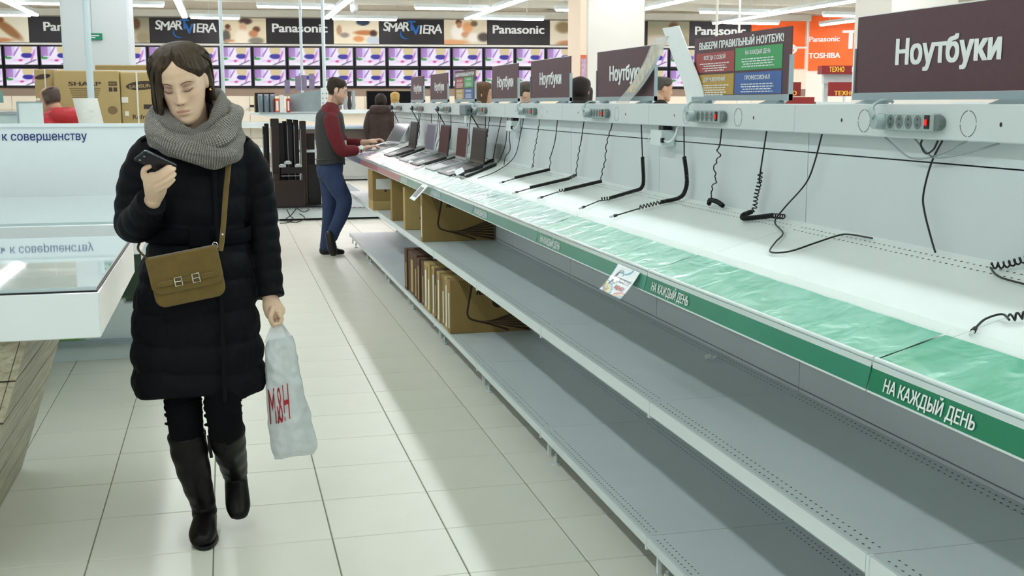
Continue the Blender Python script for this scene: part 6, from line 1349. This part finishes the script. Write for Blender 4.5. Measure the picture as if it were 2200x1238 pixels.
M_shirt = mat('maroon_shirt', (98, 16, 26), .75, vary=.12, vscale=12, bump=.3, bscale=18); M_vest = mat('dark_waistcoat', (54, 56, 56), .85, vary=.10, vscale=60, bump=.15, bscale=120); M_jean = mat('blue_jeans', (44, 58, 92), .85, vary=.15, vscale=9, bump=.35, bscale=16); M_shoe = mat('black_shoe', (18, 16, 17), .35)
mb = MB(); limb(mb, [((1.01, 11.3, 1.385), (.105, .185)), ((1.0, 11.3, 1.25), (.128, .185)), ((1.005, 11.3, 1.08), (.125, .165)), ((1.008, 11.3, .965), (.13, .165))], 30, up=(1, 0, 0))
limb(mb, [((1.0, 11.10, 1.345), .075), ((1.015, 11.06, 1.24), .072), ((1.05, 11.05, 1.13), .066), ((1.085, 11.05, 1.055), .062), ((1.14, 11.06, 1.045), .058), ((1.215, 11.08, 1.048), .052)], 22); limb(mb, [((1.02, 11.50, 1.345), .075), ((1.075, 11.53, 1.24), .070), ((1.13, 11.525, 1.15), .064), ((1.18, 11.51, 1.10), .058), ((1.25, 11.465, 1.10), .054), ((1.30, 11.44, 1.105), .05)], 22)
limb(mb, [((1.03, 11.3, 1.47), (.062, .066)), ((1.02, 11.3, 1.42), (.072, .085))], 22)
shm = melt(mb, 'shirt', M_shirt, pm, .0075, 2)
rings = []
for j in range(40):
    z = .915 + .53 * j / 39; a, b = interp([(.915, .138, .178), (1.02, .134, .175), (1.15, .140, .186), (1.26, .144, .192), (1.35, .134, .196), (1.395, .124, .176), (1.425, .100, .120), (1.446, .076, .084)], z)[:2]; x0 = 1.004; r = []
    for i in range(60):
        th = 2 * math.pi * i / 60; open_ = 0
        r.append(Vector((x0 + a * math.cos(th) + .003 * hum(th * 2, z * 12), 11.3 + b * math.sin(th), z + (.015 * math.cos(th) - .03 * max(0, math.cos(th)) ** 6) * max(0, 1 - (z - .915) / .12))))
    rings.append(r)
mb = MB(); mb.loft(rings, cap=False); vs_ = mb.obj('waistcoat', M_vest, pm); sol = vs_.modifiers.new('thickness', 'SOLIDIFY'); sol.thickness = .006
for k in range(4): MB().cyl((1.142 - .0 * k, 11.285, 1.0 + .08 * k), (1.150, 11.285, 1.0 + .08 * k), .007, 8).obj('button', M_black, vs_)
MB().box(1.135, 1.152, 11.20, 11.24, 1.07, 1.14, .002).obj('name_badge', M_tape, vs_)
mb = MB(); limb(mb, [((1.0, 11.3, .93), (.128, .160)), ((.99, 11.3, .84), (.130, .160))], 28, up=(1, 0, 0))
limb(mb, [((.985, 11.375, .84), .105), ((.992, 11.38, .68), .090), ((.99, 11.375, .48), .074), ((.968, 11.37, .28), .064), ((.945, 11.37, .12), .060), ((.94, 11.37, .085), .061)], 24); limb(mb, [((.99, 11.225, .84), .105), ((1.055, 11.21, .69), .092), ((1.115, 11.20, .56), .078), ((1.085, 11.20, .42), .070), ((1.02, 11.20, .28), .062), ((.985, 11.20, .20), .060)], 24)
jn = melt(mb, 'jeans', M_jean, pm, .0085, 2)
MB().tube([Vector((1.0 + .132 * math.cos(a), 11.3 + .164 * math.sin(a), .955)) for a in [2 * math.pi * i / 40 for i in range(40)]], (.008, .016), 6, closed=True, up=(0, 0, 1)).obj('belt', M_black, jn)
mb = MB(); limb(mb, [((.91, 11.37, .05), (.045, .042)), ((.97, 11.37, .052), (.046, .042)), ((1.04, 11.37, .038), (.034, .045)), ((1.10, 11.37, .03), (.025, .036))], 20); melt(mb, 'shoe', M_shoe, pm, .006, 2)
mb = MB(); limb(mb, [((.965, 11.165, .235), (.040, .042)), ((.972, 11.15, .17), (.042, .044)), ((.985, 11.145, .09), (.034, .046)), ((.995, 11.145, .045), (.026, .036))], 20, up=(0, -1, 0)); melt(mb, 'shoe', M_shoe, pm, .006, 2)
t = thing('wrist_watch', 'white faced watch with dark strap on the typing man\'s wrist', 'watch', (1.285, 11.09, 1.065)); MB().tube([Vector((1.278, 11.096 + .036 * math.cos(a), 1.062 + .036 * math.sin(a))) for a in [2 * math.pi * i / 20 for i in range(20)]], (.004, .010), 6, closed=True, up=(1, 0, 0)).obj('strap', M_black, t); MB().cyl((1.278, 11.064, 1.075), (1.278, 11.055, 1.079), .022, 16).obj('dial', M_white, t)

# ---------------------------------------------------------------- people farther away
def far_person(x, y, face, h, top, legs, hair, skin, label, lean=0.0, hood=None, bulk=1.0, hairfn=None, voxel=.012, skirt=False, collar=None, bald_head=False):
    """h height, face = heading in degrees (0 looks at the camera, 90 to the right), lean forward in metres at the head"""
    k = h / 1.70; p = thing('person', label, 'person', (x, y, 0)); Rz = Matrix.Rotation(R(face), 4, 'Z'); T = Matrix.Translation((x, y, 0)) @ Rz
    def w(px, py, pz): return T @ Vector((px * k, py * k - lean * max(0, (pz - .9) / .75), pz * k))
    hm = Matrix.Translation(w(0, -.03, 1.585)) @ Rz @ Matrix.Rotation(R(10 + lean * 60), 4, 'X'); upv = Rz @ Vector((0, 1, 0))
    mb = MB(); add_head(mb, hm); limb(mb, [(w(0, 0, 1.52), .05), (w(0, .01, 1.40), .055), (w(0, .01, 1.33), .07)], 14)
    limb(mb, [(w(0, 0, 1.36), (.09, .15)), (w(0, 0, 1.05), (.09, .12)), (w(0, 0, .85), (.10, .14))], 16, up=upv)
    for s in (-1, 1):
        limb(mb, [(w(s * .18, 0, 1.34), .045), (w(s * .24, .02, 1.08), .038), (w(s * .24, -.06, .86), .03)], 10); limb(mb, [(w(s * .24, -.06, .85), .028), (w(s * .24, -.08, .79), (.02, .035)), (w(s * .23, -.085, .74), .018)], 10)
        limb(mb, [(w(s * .09, 0, .85), .08), (w(s * .10, 0, .46), .05), (w(s * .10, .02, .10), .036)], 12); limb(mb, [(w(s * .10, .03, .05), .03), (w(s * .10, -.10, .035), (.022, .03))], 10)
    melt(mb, 'body', M_skin, p, voxel * .6, 1, head_paint(hm, skin, (176, 110, 100), blush=False, scalp=(lambda c, x, y, z: mixc(c, (58, 48, 42), .9 * max(0, min(1, (y + .035) / .03)) * max(0, min(1, (z + .06) / .02)) * (1 if z < .075 else max(0, 1 - (z - .075) / .02) + (.5 if y > .03 else 0)))) if bald_head else None))
    mb = MB(); b = bulk; limb(mb, [(w(0, .01, 1.37), (.11 * b, .18 * b)), (w(0, .01, 1.22), (.15 * b, .21 * b)), (w(0, 0, 1.0), (.14 * b, .19 * b)), (w(0, 0, .80), (.15 * b, .21 * b))] + ([(w(0, 0, .50), (.17 * b, .23 * b))] if skirt else []), 20, up=upv)
    for s in (-1, 1): limb(mb, [(w(s * .19, .01, 1.34), .075 * b), (w(s * .26, .03, 1.10), .068 * b), (w(s * .255, -.05, .88), .055 * b)], 14)
    if hood: limb(mb, [(w(-.14, .10, 1.44), .07), (w(0, .17, 1.43), .085), (w(.14, .10, 1.44), .07)], 14)
    ct = melt(mb, 'jacket', top, p, voxel, 2)
    if collar: MB().tube([w(.105 * math.cos(a), .01 + .095 * math.sin(a), 1.46 + .02 * math.sin(a)) for a in [2 * math.pi * i / 20 for i in range(20)]], (.022, .03), 8, closed=True).obj('collar', collar, ct)
    mb = MB()
    for s in (-1, 1): limb(mb, [(w(s * .095, 0, .84), .105), (w(s * .10, 0, .46), .075), (w(s * .10, .02, .10), .06)], 14)
    melt(mb, 'trousers', legs, p, voxel, 1)
    for s in (-1, 1): mb = MB(); limb(mb, [(w(s * .10, .05, .045), (.04, .042)), (w(s * .10, -.05, .045), (.038, .045)), (w(s * .10, -.14, .03), (.025, .036))], 12); melt(mb, 'shoe', M_shoe, p, voxel * .8, 1)
    if hair: mb = MB(); hair_shell(mb, hairfn or ze_m, lambda ph, z: .012 + .008 * max(0, (z - .03) / .09), hm, 60, 16, .003); mb.obj('hair', hair, p)
    return p, hm
M_red = mat('red_jacket', (176, 34, 42), .5, vary=.1, vscale=9, bump=.3, bscale=9); M_orc = mat('orange_lining', (216, 90, 40), .7); M_dk = mat('dark_trousers', (34, 34, 40), .8); M_brc = mat('brown_coat', (46, 32, 28), .7, vary=.2, vscale=12, bump=.3, bscale=12); M_blk = mat('black_coat', (16, 14, 15), .8, bump=.3, bscale=14)
bald = lambda ph: .075 - .09 * sst(60, 85, abs(math.degrees(ph))) - .03 * sst(110, 140, abs(math.degrees(ph)))
far_person(-1.35, 11.05, 235, 1.64, M_red, M_dk, None, (190, 150, 124), 'balding man in red padded jacket bent behind the white panel', lean=.17, hood=True, bulk=1.16, bald_head=True, collar=M_orc)
far_person(2.86, 21.5, 165, 1.64, M_brc, M_blk, None, (200, 160, 136), 'woman in dark brown coat with fur hood, turned away near the shelving end', hood=True, bulk=1.15, skirt=True)[0]
MB().ball((2.865, 21.5, 1.545), (.115, .125, .135), 18, 12).obj('dark_hair', hair_mat('black_hair', (22, 16, 14), (50, 38, 32)), bpy.data.objects[[o.name for o in bpy.data.objects if o.get('label', '').startswith('woman in dark brown coat')][0]])
longh = lambda ph: .07 - .16 * sst(50, 75, abs(math.degrees(ph)))
far_person(3.20, 21.9, 190, 1.69, mat('grey_brown_coat', (64, 52, 46), .8, bump=.3, bscale=12), M_blk, hair_mat('blonde_hair', (150, 118, 60), (214, 184, 116)), (206, 170, 144), 'blonde person in dark coat behind the far end of the rail', bulk=1.05, skirt=True, hairfn=longh)
far_person(2.58, 11.6, 70, 1.70, mat('grey_jacket', (70, 66, 66), .8), M_dk, hair_mat('auburn_hair', (62, 44, 32), (120, 90, 64)), (204, 160, 134), 'person with brown hair behind the rail beside the small four colour sign', hairfn=longh)
far_person(2.86, 10.9, 60, 1.69, M_blk, M_dk, hair_mat('ash_hair', (52, 48, 42), (98, 92, 80)), (206, 166, 140), 'person with ash hair behind the rail between two maroon signs')
far_person(3.01, 9.6, 150, 1.71, M_blk, M_dk, hair_mat('black_hair', (22, 16, 14), (50, 38, 32)), (190, 150, 126), 'person with black hair behind the rail left of the third maroon sign', hood=True, hairfn=longh, bulk=1.1)
far_person(3.16, 9.95, 170, 1.64, M_blk, M_dk, hair_mat('black_hair', (22, 16, 14), (50, 38, 32)), (190, 150, 126), 'shorter dark haired person touching the edge of the third maroon sign', hood=True, hairfn=longh, bulk=1.1)
far_person(4.46, 11.4, 88, 1.76, M_blk, M_dk, hair_mat('grey_dark_hair', (44, 40, 38), (104, 98, 92)), (206, 160, 134), 'grey haired man in profile seen through the leaflet holder')
